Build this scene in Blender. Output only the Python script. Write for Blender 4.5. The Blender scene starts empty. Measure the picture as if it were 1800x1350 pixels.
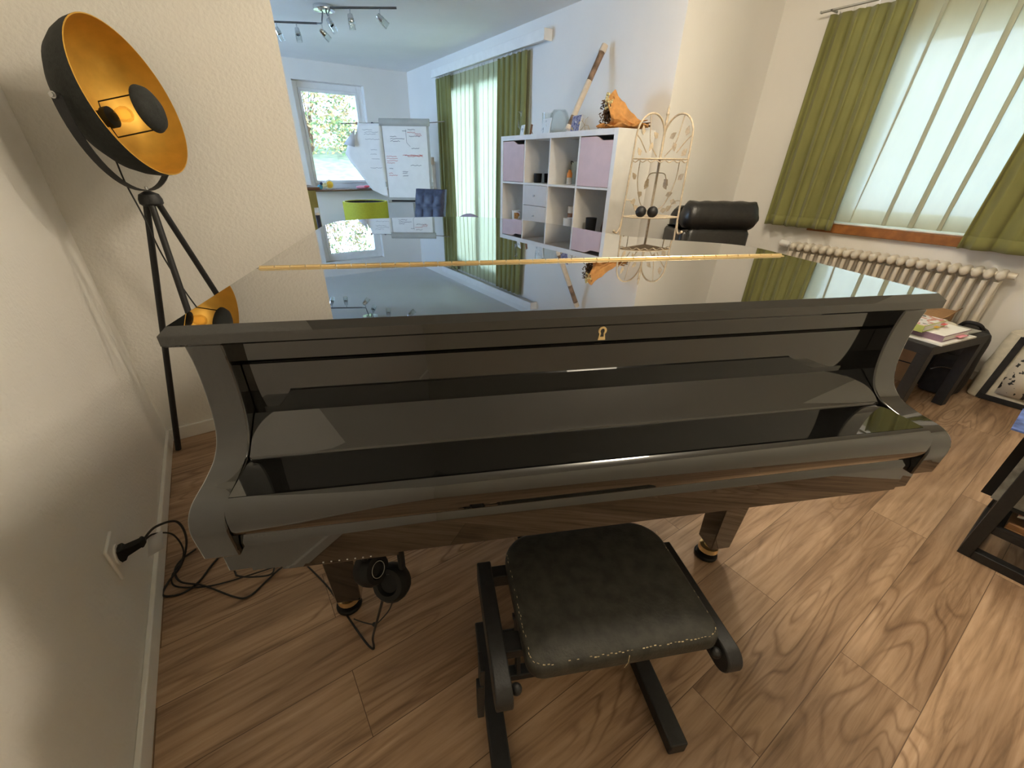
import bpy, bmesh, math, random
from mathutils import Vector, Matrix
random.seed(7)
S = bpy.context.scene
C = S.collection
PI = math.pi

# ------------------------------------------------------------------ materials
def newmat(name):
    m = bpy.data.materials.new(name); m.use_nodes = True
    n = m.node_tree.nodes; l = m.node_tree.links
    return m, n, l, n['Principled BSDF']

def setp(b, **k):
    for a, v in k.items():
        a = a.replace('_', ' ')
        if a in b.inputs: b.inputs[a].default_value = v

def noise_mix(n, l, c1, c2, scale=8.0, detail=4.0, lo=.35, hi=.65, stretch=None, coord='Object'):
    tc = n.new('ShaderNodeTexCoord'); no = n.new('ShaderNodeTexNoise'); rp = n.new('ShaderNodeValToRGB')
    no.inputs['Scale'].default_value = scale; no.inputs['Detail'].default_value = detail
    if stretch:
        mp = n.new('ShaderNodeMapping'); mp.inputs['Scale'].default_value = stretch
        l.new(tc.outputs[coord], mp.inputs['Vector']); l.new(mp.outputs[0], no.inputs['Vector'])
    else:
        l.new(tc.outputs[coord], no.inputs['Vector'])
    rp.color_ramp.elements[0].position = lo; rp.color_ramp.elements[1].position = hi
    rp.color_ramp.elements[0].color = (*c1, 1); rp.color_ramp.elements[1].color = (*c2, 1)
    l.new(no.outputs['Fac'], rp.inputs['Fac'])
    return rp.outputs['Color'], no, tc

def bump(n, l, b, src, strength=.3, dist=.01):
    bp = n.new('ShaderNodeBump'); bp.inputs['Strength'].default_value = strength; bp.inputs['Distance'].default_value = dist
    l.new(src, bp.inputs['Height']); l.new(bp.outputs[0], b.inputs['Normal'])

def mat(name, col, rough=.5, metal=0.0, var=.12, scale=12, bumpk=0, bscale=None, **k):
    m, n, l, b = newmat(name)
    c1 = tuple(max(0, c * (1 - var)) for c in col); c2 = tuple(min(1, c * (1 + var)) for c in col)
    out, no, tc = noise_mix(n, l, c1, c2, scale)
    l.new(out, b.inputs['Base Color'])
    setp(b, Roughness=rough, Metallic=metal, **k)
    if bumpk:
        n2 = n.new('ShaderNodeTexNoise'); n2.inputs['Scale'].default_value = bscale or 80; n2.inputs['Detail'].default_value = 3
        l.new(tc.outputs['Object'], n2.inputs['Vector']); bump(n, l, b, n2.outputs['Fac'], bumpk, .004)
    return m

M = {}
M['wall'] = mat('wall_plaster', (.80, .78, .735), .9, var=.02, scale=2, bumpk=.55, bscale=75)
M['wallsmooth'] = mat('wall_paint', (.80, .78, .74), .9, var=.02, scale=2, bumpk=.12, bscale=110)
M['wallback'] = mat('wall_paint_tan', (.80, .76, .66), .9, var=.02, scale=2)
M['ceil'] = mat('ceiling_paint', (.82, .82, .80), .9, var=.02, scale=2)
M['trim'] = mat('white_trim', (.84, .83, .80), .45, var=.03)
M['upvc'] = mat('white_upvc', (.86, .87, .88), .35, var=.02)
def lacquer(name):
    m, n, l, b = newmat(name)
    df = n.new('ShaderNodeBsdfDiffuse'); df.inputs[0].default_value = (.004, .004, .004, 1)
    gl = n.new('ShaderNodeBsdfGlossy'); gl.inputs['Roughness'].default_value = .015; gl.inputs[0].default_value = (1, 1, 1, 1)
    fr = n.new('ShaderNodeFresnel'); fr.inputs[0].default_value = 1.5
    rp = n.new('ShaderNodeValToRGB'); e = rp.color_ramp.elements
    e[0].position = .04; e[0].color = (.086,) * 3 + (1,); e[1].position = 1; e[1].color = (1, 1, 1, 1)
    for x, v in ((.09, .19), (.17, .37), (.25, .53), (.35, .66), (.6, .84)):
        q = e.new(x); q.color = (v, v, v, 1)
    mx = n.new('ShaderNodeMixShader')
    l.new(fr.outputs[0], rp.inputs[0]); l.new(rp.outputs[0], mx.inputs[0]); l.new(df.outputs[0], mx.inputs[1]); l.new(gl.outputs[0], mx.inputs[2])
    l.new(mx.outputs[0], n['Material Output'].inputs['Surface'])
    return m
M['piano'] = lacquer('polished_ebony')
M['brass'] = mat('brass', (.86, .68, .38), .30, 1.0, var=.08)
M['black'] = mat('black_plastic', (.009, .009, .009), .5, Specular_IOR_Level=.25)
M['blackm'] = mat('black_metal', (.012, .012, .013), .5, var=.2, scale=60, bumpk=.2, bscale=300)
M['steel'] = mat('steel', (.62, .62, .62), .25, 1.0)
M['chrome'] = mat('chrome', (.72, .74, .76), .08, 1.0, var=.03)
M['rod'] = mat('rod_grey', (.17, .18, .19), .35, .8)
M['dish_out'] = mat('dish_black', (.020, .022, .020), .75, var=.25, scale=90, bumpk=.4, bscale=400)
M['gold'] = mat('gold_paint', (.72, .40, .06), .42, .55, var=.06, scale=25)
M['leather'] = mat('black_leather', (.014, .013, .012), .36, var=.2, scale=40, bumpk=.35, bscale=120)
M['vinyl'] = mat('worn_black_vinyl', (.033, .032, .026), .6, var=.35, scale=35, bumpk=.3, bscale=160)
M['stitch'] = mat('pale_stitching', (.55, .45, .28), .8, var=.4, scale=120)
M['navy'] = mat('navy_leather', (.035, .045, .085), .5, var=.2, scale=30, bumpk=.2)
M['white'] = mat('white_lacquer', (.78, .77, .74), .35, var=.03)
M['pink'] = mat('pink_lacquer', (.64, .46, .455), .4, var=.03)
M['greyfront'] = mat('pale_grey_lacquer', (.66, .65, .64), .4, var=.02)
M['cream'] = mat('cream_iron', (.52, .43, .31), .55, var=.15, scale=60)
M['radiator'] = mat('radiator_enamel', (.72, .66, .56), .4, var=.05)
M['oak'] = mat('stained_oak', (.30, .115, .03), .4, var=.2, scale=20)
M['lime'] = mat('lime_felt', (.36, .36, .015), .75, var=.06, scale=60)
M['olive'] = mat('olive_wood', (.30, .29, .10), .6, var=.1)
M['walnut'] = mat('walnut_top', (.13, .065, .035), .5, var=.2)
M['card'] = mat('cardboard', (.36, .20, .09), .8, var=.1, scale=20)
M['paper'] = mat('paper', (.80, .80, .78), .8, var=.02)
M['greypaper'] = mat('grey_paper_back', (.58, .59, .62), .8, var=.03)
M['grey'] = mat('grey_plastic', (.42, .42, .39), .5, var=.05)
M['inkr'] = mat('red_ink', (.50, .05, .04), .7)
M['inkb'] = mat('dark_ink', (.05, .05, .08), .7)
M['orange'] = mat('orange_plastic', (.90, .28, .03), .4)
M['brownp'] = mat('dried_leaves', (.10, .05, .02), .9, var=.6, scale=60)
M['kraft'] = mat('orange_wrapping_paper', (.62, .30, .09), .75, var=.25, scale=14, bumpk=.6, bscale=25)
M['seed'] = mat('dried_flowers', (.70, .58, .30), .9, var=.5, scale=90)
M['bark'] = mat('rainstick_bark', (.22, .14, .09), .6, var=.5, scale=18)
M['birch'] = mat('pale_wood', (.70, .60, .48), .6, var=.15)
M['brownm'] = mat('brown_ceramic', (.30, .13, .06), .4)
M['mauve'] = mat('mauve_felt', (.30, .24, .30), .85)
M['canvas'] = mat('cream_canvas', (.62, .58, .48), .85, var=.08, scale=30, bumpk=.2)
M['blackcloth'] = mat('black_nylon', (.014, .013, .015), .8, var=.3, scale=30, bumpk=.3, bscale=60)
M['redbook'] = mat('dark_red_cover', (.16, .035, .035), .5)
M['brownwood'] = mat('brown_wood', (.24, .12, .045), .5, var=.25, scale=14)
M['bluepic'] = mat('blue_photo', (.10, .16, .42), .3, var=.6, scale=30)
M['greymag'] = mat('grey_magazine', (.30, .30, .27), .35, var=.4, scale=20)
M['pinkp'] = mat('pink_paper', (.85, .35, .45), .7)
M['greenp'] = mat('green_paper', (.45, .52, .16), .7)
M['purple'] = mat('purple_cover', (.25, .16, .22), .5)
M['teal'] = mat('teal_toy', (.08, .30, .40), .4)
M['yellow'] = mat('yellow_toy', (.95, .55, .05), .4)
M['red'] = mat('red_toy', (.85, .12, .16), .4)
M['copper'] = mat('dark_cable', (.012, .012, .013), .55)
M['soil'] = mat('grass', (.085, .105, .04), .9, var=.35, scale=6)
M['whitemark'] = mat('white_print', (.75, .75, .75), .6)

# picture prints: procedural blotches, as printed on the cards
def print_mat(name, cols, scale=30, stretch=(1, 1, 1)):
    m, n, l, b = newmat(name)
    tc = n.new('ShaderNodeTexCoord'); mp = n.new('ShaderNodeMapping'); mp.inputs['Scale'].default_value = stretch
    no = n.new('ShaderNodeTexNoise'); no.inputs['Scale'].default_value = scale; no.inputs['Detail'].default_value = 2
    rp = n.new('ShaderNodeValToRGB'); rp.color_ramp.interpolation = 'CONSTANT'
    l.new(tc.outputs['Object'], mp.inputs[0]); l.new(mp.outputs[0], no.inputs['Vector']); l.new(no.outputs['Fac'], rp.inputs['Fac'])
    e = rp.color_ramp.elements; e[0].color = (*cols[0], 1); e[1].color = (*cols[-1], 1); e[1].position = .62
    for i, c in enumerate(cols[1:-1]):
        x = e.new(.40 + .22 * i / max(1, len(cols) - 2)); x.color = (*c, 1)
    l.new(rp.outputs['Color'], b.inputs['Base Color']); setp(b, Roughness=.4)
    return m
M['printcard'] = print_mat('village_print', [(.05, .05, .18), (.30, .26, .36), (.09, .08, .22), (.55, .38, .15)], 28)
M['printgrass'] = print_mat('ink_grass_print', [(.05, .06, .10), (.72, .72, .70), (.72, .72, .70)], 30, (1, 1.6, .5))
M['printblue'] = print_mat('blue_ink_print', [(.02, .03, .12), (.78, .78, .76), (.78, .78, .76)], 26)
M['toteprint'] = print_mat('tote_print', [(.03, .03, .03), (.60, .55, .46), (.60, .55, .46)], 34, (1, 1, .7))
M['magprint'] = print_mat('magazine_print', [(.10, .10, .10), (.70, .70, .70), (.55, .25, .20), (.75, .75, .74)], 14)

def floor_mat():
    m, n, l, b = newmat('oak_vinyl_planks')
    geo = n.new('ShaderNodeNewGeometry')
    br = n.new('ShaderNodeTexBrick')
    br.offset = .37; br.inputs['Scale'].default_value = 1.0
    br.inputs['Brick Width'].default_value = 1.22; br.inputs['Row Height'].default_value = .182
    br.inputs['Mortar Size'].default_value = .0011; br.inputs['Mortar Smooth'].default_value = .3
    br.inputs['Color1'].default_value = (0, 0, 0, 1); br.inputs['Color2'].default_value = (1, 1, 1, 1); br.inputs['Mortar'].default_value = (.5, .5, .5, 1)
    l.new(geo.outputs['Position'], br.inputs['Vector'])
    # per-plank offset
    sc = n.new('ShaderNodeVectorMath'); sc.operation = 'SCALE'; sc.inputs['Scale'].default_value = 13.0
    l.new(br.outputs['Color'], sc.inputs[0])
    ad = n.new('ShaderNodeVectorMath'); ad.operation = 'ADD'; l.new(geo.outputs['Position'], ad.inputs[0]); l.new(sc.outputs[0], ad.inputs[1])
    def mapped(s):
        mp = n.new('ShaderNodeMapping'); mp.inputs['Scale'].default_value = s; l.new(ad.outputs[0], mp.inputs[0]); return mp.outputs[0]
    g1 = n.new('ShaderNodeTexNoise'); g1.inputs['Scale'].default_value = 1; g1.inputs['Detail'].default_value = 7; g1.inputs['Roughness'].default_value = .65; g1.inputs['Distortion'].default_value = .5
    l.new(mapped((2.4, 42, 1)), g1.inputs['Vector'])
    g2 = n.new('ShaderNodeTexNoise'); g2.inputs['Scale'].default_value = 1; g2.inputs['Detail'].default_value = 3; g2.inputs['Distortion'].default_value = 1.0
    l.new(mapped((1.1, 4, 1)), g2.inputs['Vector'])
    wn = n.new('ShaderNodeTexNoise'); wn.inputs['Scale'].default_value = 1; wn.inputs['Detail'].default_value = 1.6; wn.inputs['Roughness'].default_value = .45; wn.inputs['Distortion'].default_value = .35
    l.new(mapped((1.35, 8.5, 1)), wn.inputs['Vector'])
    ws = n.new('ShaderNodeMath'); ws.operation = 'MULTIPLY'; ws.inputs[1].default_value = 26; l.new(wn.outputs['Fac'], ws.inputs[0])
    wv = n.new('ShaderNodeMath'); wv.operation = 'PINGPONG'; wv.inputs[1].default_value = 1; l.new(ws.outputs[0], wv.inputs[0])
    r1 = n.new('ShaderNodeValToRGB')
    e = r1.color_ramp.elements; e[0].position = .30; e[0].color = (.25, .158, .095, 1); e[1].position = .72; e[1].color = (.58, .42, .295, 1)
    x = e.new(.5); x.color = (.45, .305, .195, 1)
    l.new(g1.outputs['Fac'], r1.inputs['Fac'])
    r2 = n.new('ShaderNodeValToRGB'); e = r2.color_ramp.elements; e[0].position = .34; e[0].color = (.55, .50, .46, 1); e[1].position = .60; e[1].color = (1, 1, 1, 1)
    l.new(g2.outputs['Fac'], r2.inputs['Fac'])
    mx = n.new('ShaderNodeMix'); mx.data_type = 'RGBA'; mx.blend_type = 'MULTIPLY'; mx.inputs['Factor'].default_value = .8
    l.new(r1.outputs['Color'], mx.inputs['A']); l.new(r2.outputs['Color'], mx.inputs['B'])
    # cathedral rings only where a broad noise allows
    r3 = n.new('ShaderNodeValToRGB'); e = r3.color_ramp.elements; e[0].position = .0; e[0].color = (.56, .50, .45, 1); e[1].position = .42; e[1].color = (1, 1, 1, 1)
    l.new(wv.outputs[0], r3.inputs['Fac'])
    g3 = n.new('ShaderNodeTexNoise'); g3.inputs['Scale'].default_value = 1; g3.inputs['Detail'].default_value = 1
    l.new(mapped((1.5, 3.2, 1)), g3.inputs['Vector'])
    r4 = n.new('ShaderNodeValToRGB'); e = r4.color_ramp.elements; e[0].position = .44; e[0].color = (.06, .06, .06, 1); e[1].position = .62; e[1].color = (.95, .95, .95, 1)
    l.new(g3.outputs['Fac'], r4.inputs['Fac'])
    mx2 = n.new('ShaderNodeMix'); mx2.data_type = 'RGBA'; mx2.blend_type = 'MULTIPLY'
    l.new(r4.outputs['Color'], mx2.inputs['Factor']); l.new(mx.outputs['Result'], mx2.inputs['A']); l.new(r3.outputs['Color'], mx2.inputs['B'])
    # plank tone
    r5 = n.new('ShaderNodeValToRGB'); e = r5.color_ramp.elements; e[0].color = (.86, .83, .80, 1); e[1].color = (1.08, 1.06, 1.04, 1)
    l.new(br.outputs['Color'], r5.inputs['Fac'])
    mx3 = n.new('ShaderNodeMix'); mx3.data_type = 'RGBA'; mx3.blend_type = 'MULTIPLY'; mx3.inputs['Factor'].default_value = 1
    l.new(mx2.outputs['Result'], mx3.inputs['A']); l.new(r5.outputs['Color'], mx3.inputs['B'])
    mx4 = n.new('ShaderNodeMix'); mx4.data_type = 'RGBA'; l.new(br.outputs['Fac'], mx4.inputs['Factor'])
    l.new(mx3.outputs['Result'], mx4.inputs['A']); mx4.inputs['B'].default_value = (.12, .07, .04, 1)
    l.new(mx4.outputs['Result'], b.inputs['Base Color'])
    setp(b, Roughness=.42)
    bump(n, l, b, g1.outputs['Fac'], .12, .002)
    return m
M['floor'] = floor_mat()

def cloth_mat(name, col, transl, transp=0.0, rough=.9, var=.2, scale=20):
    m, n, l, b = newmat(name)
    c1 = tuple(c * (1 - var) for c in col); c2 = tuple(min(1, c * (1 + var)) for c in col)
    out, no, tc = noise_mix(n, l, c1, c2, scale, stretch=(1, 1, .35))
    l.new(out, b.inputs['Base Color']); setp(b, Roughness=rough)
    setp(b, Sheen_Weight=.25)
    tr = n.new('ShaderNodeBsdfTranslucent'); l.new(out, tr.inputs['Color'])
    mx = n.new('ShaderNodeMixShader'); mx.inputs[0].default_value = transl
    l.new(b.outputs[0], mx.inputs[1]); l.new(tr.outputs[0], mx.inputs[2])
    last = mx
    if transp:
        tp = n.new('ShaderNodeBsdfTransparent'); m2 = n.new('ShaderNodeMixShader'); m2.inputs[0].default_value = transp
        l.new(mx.outputs[0], m2.inputs[1]); l.new(tp.outputs[0], m2.inputs[2]); last = m2
    l.new(last.outputs[0], n['Material Output'].inputs['Surface'])
    return m
M['curtain'] = cloth_mat('green_velvet', (.235, .23, .075), .10, var=.10, scale=9)
M['sheer'] = cloth_mat('white_sheer', (.50, .51, .36), .17, .015, var=.02)
M['sheerg'] = cloth_mat('lime_sheer', (.56, .57, .36), .36, .07, var=.02)

def glass_mat(name, col=(1, 1, 1), fk=1.0):
    m, n, l, b = newmat(name)
    tp = n.new('ShaderNodeBsdfTransparent'); tp.inputs[0].default_value = (*col, 1)
    gl = n.new('ShaderNodeBsdfGlossy'); gl.inputs['Roughness'].default_value = .02
    fr = n.new('ShaderNodeFresnel'); fr.inputs[0].default_value = 1.45
    mx = n.new('ShaderNodeMixShader')
    mt = n.new('ShaderNodeMath'); mt.operation = 'MULTIPLY'; mt.inputs[1].default_value = fk; l.new(fr.outputs[0], mt.inputs[0]); l.new(mt.outputs[0], mx.inputs[0]); l.new(tp.outputs[0], mx.inputs[1]); l.new(gl.outputs[0], mx.inputs[2])
    l.new(mx.outputs[0], n['Material Output'].inputs['Surface'])
    return m
M['glass'] = glass_mat('window_glass')
M['glassware'] = glass_mat('clear_glassware', (.95, .965, .96), .35)
M['bulb'] = glass_mat('amber_bulb_glass', (.95, .87, .70), .3)

# ------------------------------------------------------------------ mesh helpers
class B:
    def __init__(s): s.v = []; s.f = []
    def add(s, vs, fs, m=None):
        o = len(s.v)
        for p in vs:
            p = Vector(p)
            if m is not None: p = m @ p
            s.v.append(tuple(p))
        s.f += [tuple(o + i for i in f) for f in fs]
        return s
    def box(s, x0, x1, y0, y1, z0, z1, m=None):
        vs = [(x, y, z) for z in (z0, z1) for y in (y0, y1) for x in (x0, x1)]
        return s.add(vs, [(0, 2, 3, 1), (4, 5, 7, 6), (0, 1, 5, 4), (2, 6, 7, 3), (0, 4, 6, 2), (1, 3, 7, 5)], m)
    def prism(s, poly, ax, a, b, m=None):
        def P(p, t):
            return (t, p[0], p[1]) if ax == 'x' else (p[0], t, p[1]) if ax == 'y' else (p[0], p[1], t)
        k = len(poly)
        vs = [P(p, a) for p in poly] + [P(p, b) for p in poly]
        fs = [tuple(range(k - 1, -1, -1)), tuple(range(k, 2 * k))] + [(i, (i + 1) % k, k + (i + 1) % k, k + i) for i in range(k)]
        return s.add(vs, fs, m)
    def loft(s, rings, closed=True, caps=True, m=None):
        k = len(rings[0]); vs = [p for r in rings for p in r]; fs = []
        for j in range(len(rings) - 1):
            for i in range(k if closed else k - 1):
                a = j * k + i; b2 = j * k + (i + 1) % k
                fs.append((a, b2, b2 + k, a + k))
        if caps and closed:
            fs.append(tuple(range(k - 1, -1, -1))); fs.append(tuple((len(rings) - 1) * k + i for i in range(k)))
        return s.add(vs, fs, m)
    def tube(s, pts, r, n=8, closed=False, m=None):
        P = [Vector(p) for p in pts]; N = len(P)
        rr = r if isinstance(r, (list, tuple)) else [r] * N
        rings = []; prev = None
        for i in range(N):
            if closed: t = P[(i + 1) % N] - P[i - 1]
            else: t = P[min(i + 1, N - 1)] - P[max(i - 1, 0)]
            if t.length < 1e-9: t = Vector((0, 0, 1))
            t.normalize()
            if prev is None:
                a = Vector((0, 0, 1)) if abs(t.z) < .9 else Vector((1, 0, 0))
                u = t.cross(a).normalized()
            else:
                u = (prev - t * prev.dot(t))
                u = u.normalized() if u.length > 1e-6 else t.orthogonal().normalized()
            prev = u; w = t.cross(u)
            rings.append([tuple(P[i] + rr[i] * (math.cos(2 * PI * k / n) * u + math.sin(2 * PI * k / n) * w)) for k in range(n)])
        if closed: rings.append(rings[0]); return s.loft(rings, True, False, m)
        return s.loft(rings, True, True, m)
    def lathe(s, prof, c=(0, 0, 0), n=24, m=None, caps=True, a0=0, a1=None):
        cx, cy, cz = c
        full = a1 is None; k = n if full else n + 1
        rings = []
        for r, z in prof:
            rings.append([(cx + r * math.cos(a0 + (2 * PI if full else a1 - a0) * i / n), cy + r * math.sin(a0 + (2 * PI if full else a1 - a0) * i / n), cz + z) for i in range(k)])
        return s.loft(rings, full, caps and full, m)
    def ball(s, c, r, n=16, sc=(1, 1, 1), m=None):
        prof = [(max(1e-4, math.sin(PI * i / 10)), -math.cos(PI * i / 10)) for i in range(11)]
        rings = [[(c[0] + sc[0] * r * q * math.cos(2 * PI * i / n), c[1] + sc[1] * r * q * math.sin(2 * PI * i / n), c[2] + sc[2] * r * z) for i in range(n)] for q, z in prof]
        return s.loft(rings, True, True, m)
    def grid(s, fn, nu, nv, m=None):
        vs = [fn(i / nu, j / nv) for j in range(nv + 1) for i in range(nu + 1)]
        fs = [(j * (nu + 1) + i, j * (nu + 1) + i + 1, (j + 1) * (nu + 1) + i + 1, (j + 1) * (nu + 1) + i) for j in range(nv) for i in range(nu)]
        return s.add(vs, fs, m)

def build(name, b, m, parent=None, bevel=0, seg=2, angle=35, solid=0, sub=0, merge=True, flat=False):
    me = bpy.data.meshes.new(name); me.from_pydata(b.v, [], b.f); me.validate(); me.update()
    bm = bmesh.new(); bm.from_mesh(me)
    if merge: bmesh.ops.remove_doubles(bm, verts=bm.verts, dist=1e-5)
    bmesh.ops.recalc_face_normals(bm, faces=bm.faces)
    bm.to_mesh(me); bm.free()
    if not flat:
        for p in me.polygons: p.use_smooth = True
        me.set_sharp_from_angle(angle=math.radians(angle))
    me.materials.append(M[m] if isinstance(m, str) else m)
    o = bpy.data.objects.new(name, me); C.objects.link(o)
    if parent is not None: o.parent = parent
    if solid:
        md = o.modifiers.new('solid', 'SOLIDIFY'); md.thickness = solid; md.offset = 0
    if bevel:
        md = o.modifiers.new('bevel', 'BEVEL'); md.width = bevel; md.segments = seg; md.limit_method = 'ANGLE'; md.angle_limit = math.radians(40)
    if sub:
        md = o.modifiers.new('sub', 'SUBSURF'); md.levels = sub; md.render_levels = sub
    return o

def tag(o, label, cat, group=None, kind=None):
    o['label'] = label; o['category'] = cat
    if group: o['group'] = group
    if kind: o['kind'] = kind
    return o
def thing(name, label, cat, loc=(0, 0, 0), rz=0, group=None):
    o = bpy.data.objects.new(name, None); C.objects.link(o); o.location = loc; o.rotation_euler = (0, 0, rz); o.empty_display_size = .05
    return tag(o, label, cat, group)
def struct(name, b, m, label, cat, parent=None, **k):
    o = build(name, b, m, parent, **k); o['kind'] = 'structure'
    if parent is None: o['label'] = label; o['category'] = cat
    return o
def dup(root, loc, rz, label, group=None):
    r = root.copy(); C.objects.link(r); r.location = loc; r.rotation_euler = (0, 0, rz); r['label'] = label
    if group: r['group'] = group
    for ch in list(root.children):
        c = ch.copy(); C.objects.link(c); c.parent = r
        for g in ch.children:
            d = g.copy(); C.objects.link(d); d.parent = c
    return r
def spline(pts, k=8, closed=False):
    P = [Vector(p) for p in pts]; N = len(P); out = []
    for i in range(N if closed else N - 1):
        p0 = P[i - 1] if (i > 0 or closed) else P[i]; p1 = P[i]; p2 = P[(i + 1) % N]
        p3 = P[(i + 2) % N] if (closed or i + 2 < N) else p2
        for j in range(k):
            t = j / k
            out.append(.5 * ((2 * p1) + (p2 - p0) * t + (2 * p0 - 5 * p1 + 4 * p2 - p3) * t * t + (3 * p1 - p0 - 3 * p2 + p3) * t ** 3))
    if not closed: out.append(P[-1])
    return out
def frame(o, x, y, z):
    m = Matrix.Identity(4)
    for i, a in enumerate((x, y, z)):
        for r in range(3): m[r][i] = a[r]
    for r in range(3): m[r][3] = o[r]
    return m

# ------------------------------------------------------------------ room
XL, YP, XE, X1, Y1, X2, YF, ZC = -.467, 2.31, .423, 2.92, 2.27, 4.05, 6.91, 2.373
XD, YB = -1.7, -.92
struct('floor', B().box(XL - .1, X2 + .1, YB - .1, YP + .12, -.1, 0).box(XD - .1, X1 + .1, YP + .12, YF + .1, -.1, 0), 'floor', 'brown oak plank floor running under the piano and bench', 'floor')
struct('ceiling', B().box(XL - .1, X2 + .1, YB - .1, YP + .12, ZC, ZC + .1).box(XD - .1, X1 + .1, YP + .12, YF + .1, ZC, ZC + .1), 'ceil', 'white ceiling above the dining end of the room', 'ceiling')
struct('wall_left', B().box(XL - .12, XL, YB, YP, 0, ZC), 'wall', 'rough plastered wall with the socket and lamp shadow', 'wall')
struct('wall_partition', B().box(XL - .12, XE, YP, YP + .12, 0, ZC), 'wall', 'rough plastered wall piece behind the tripod lamp', 'wall')
struct('wall_back', B().box(XL - .1, X2 + .1, YB - .12, YB, 0, ZC), 'wallback', 'plain wall facing the piano keyboard', 'wall')
struct('wall_dining', B().box(XD - .12, XD, YP + .12, 4.5, 0, ZC).box(XD - .12, XD, 6.5, YF, 0, ZC).box(XD - .12, XD, 4.5, 6.5, 0, .35).box(XD - .12, XD, 4.5, 6.5, 2.25, ZC).box(XD, XL - .12, YP, YP + .12, 0, ZC), 'wallsmooth', 'plain wall of the dining area hidden by the partition', 'wall')
# wall carrying the shelf and balcony window (X1): opening y 4.15..5.75, z 0..2.12
b = B().box(X1, X1 + .12, Y1, 4.15, 0, ZC).box(X1, X1 + .12, 5.75, YF, 0, ZC).box(X1, X1 + .12, 4.15, 5.75, 2.12, ZC)
struct('wall_shelf', b, 'wallsmooth', 'pale wall behind the cube shelf and the rainstick', 'wall')
struct('wall_return', B().box(X1 + .12, X2, Y1, Y1 + .12, 0, ZC), 'wallsmooth', 'cream wall piece behind the armchair', 'wall')
# window wall X2: opening y .10..1.50 z .86..2.07
b = B().box(X2, X2 + .25, YB, .10, 0, ZC).box(X2, X2 + .25, 1.50, Y1 + .1, 0, ZC).box(X2, X2 + .25, .10, 1.50, 0, .80).box(X2, X2 + .25, .10, 1.50, 2.06, ZC)
struct('wall_window', b, 'wallsmooth', 'cream wall above and around the ribbed radiator', 'wall')
# far wall: window opening x 1.33..2.26 z .90..2.16
b = B().box(XD, 1.33, YF, YF + .22, 0, ZC).box(2.26, X1 + .1, YF, YF + .22, 0, ZC).box(1.33, 2.26, YF, YF + .22, 0, .895).box(1.33, 2.26, YF, YF + .22, 2.16, ZC)
struct('wall_far', b, 'wallsmooth', 'pale blue-lit wall around the garden window', 'wall')
# baseboards
struct('baseboard_left', B().box(XL, XL + .014, YB, YP, 0, .062), 'trim', 'white baseboard along the socket wall', 'baseboard', bevel=.003)
struct('baseboard_partition', B().box(XL + .014, XE, YP - .014, YP, 0, .068), 'trim', 'white baseboard behind the tripod lamp', 'baseboard', bevel=.003)
struct('baseboard_window', B().box(X2 - .014, X2, YB, Y1, 0, .062), 'trim', 'white baseboard under the ribbed radiator', 'baseboard', bevel=.003)
struct('baseboard_far', B().box(XD, X1, YF - .014, YF, 0, .062), 'trim', 'white baseboard under the garden window', 'baseboard', bevel=.003)

# far garden window
def window(name, ax, p, a0, a1, z0, z1, label, fw=.07, mull=()):
    """frame in the plane ax=p"""
    o = bpy.data.objects.new(name, None); C.objects.link(o); o['kind'] = 'structure'; o['label'] = label; o['category'] = 'window'
    def bx(bb, u0, u1, w0, w1, d0, d1):
        if ax == 'y': bb.box(u0, u1, p + d0, p + d1, w0, w1)
        else: bb.box(p + d0, p + d1, u0, u1, w0, w1)
    f = B()
    bx(f, a0, a0 + fw, z0, z1, 0, .07); bx(f, a1 - fw, a1, z0, z1, 0, .07); bx(f, a0 + fw, a1 - fw, z0, z0 + fw, 0, .07); bx(f, a0 + fw, a1 - fw, z1 - fw, z1, 0, .07)
    for q in mull: bx(f, q - .05, q + .05, z0 + fw, z1 - fw, 0, .07)
    build('window_frame', f, 'upvc', o, bevel=.006)
    s = B(); i = fw; t = .035
    bx(s, a0 + i, a0 + i + t, z0 + i, z1 - i, -.018, .05); bx(s, a1 - i - t, a1 - i, z0 + i, z1 - i, -.018, .05)
    bx(s, a0 + i + t, a1 - i - t, z0 + i, z0 + i + t, -.018, .05); bx(s, a0 + i + t, a1 - i - t, z1 - i - t, z1 - i, -.018, .05)
    build('sash', s, 'upvc', o, bevel=.004)
    g = B(); bx(g, a0 + i, a1 - i, z0 + i, z1 - i, .02, .026); build('pane', g, 'glass', o)
    return o
w = window('window_1', 'y', YF + .10, 1.33, 2.26, .895, 2.16, 'white framed garden window behind the flipchart', fw=.075)
build('handle', B().box(2.185, 2.205, YF + .06, YF + .09, 1.50, 1.53).box(2.187, 2.203, YF + .05, YF + .065, 1.42, 1.52), 'upvc', w, bevel=.003)
build('sill', B().box(1.22, 2.50, YF - .16, YF + .10, .872, .895), 'walnut', w, bevel=.004)
window('window_2', 'x', X1 + .05, 4.15, 5.75, .02, 2.12, 'balcony glass door behind the yellow-green sheer curtain', mull=(4.95,))
w = window('window_3', 'x', X2 + .12, .10, 1.50, .86, 2.06, 'window behind the white sheer curtain above the radiator')
build('sill', B().box(X2 - .045, X2 + .12, .02, 1.58, .800, .862), 'oak', w, bevel=.004)
build('sill_lip', B().box(X2 - .04, X2 + .11, .03, 1.57, .8635, .872), 'birch', w, bevel=.002)

window('assumed_window_4', 'x', XD - .11, 4.5, 6.5, .35, 2.25, 'assumed unseen dining window bringing daylight in behind the partition wall', mull=(5.5,))  # assumed opening, out of view, put in to brighten the dining end
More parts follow.
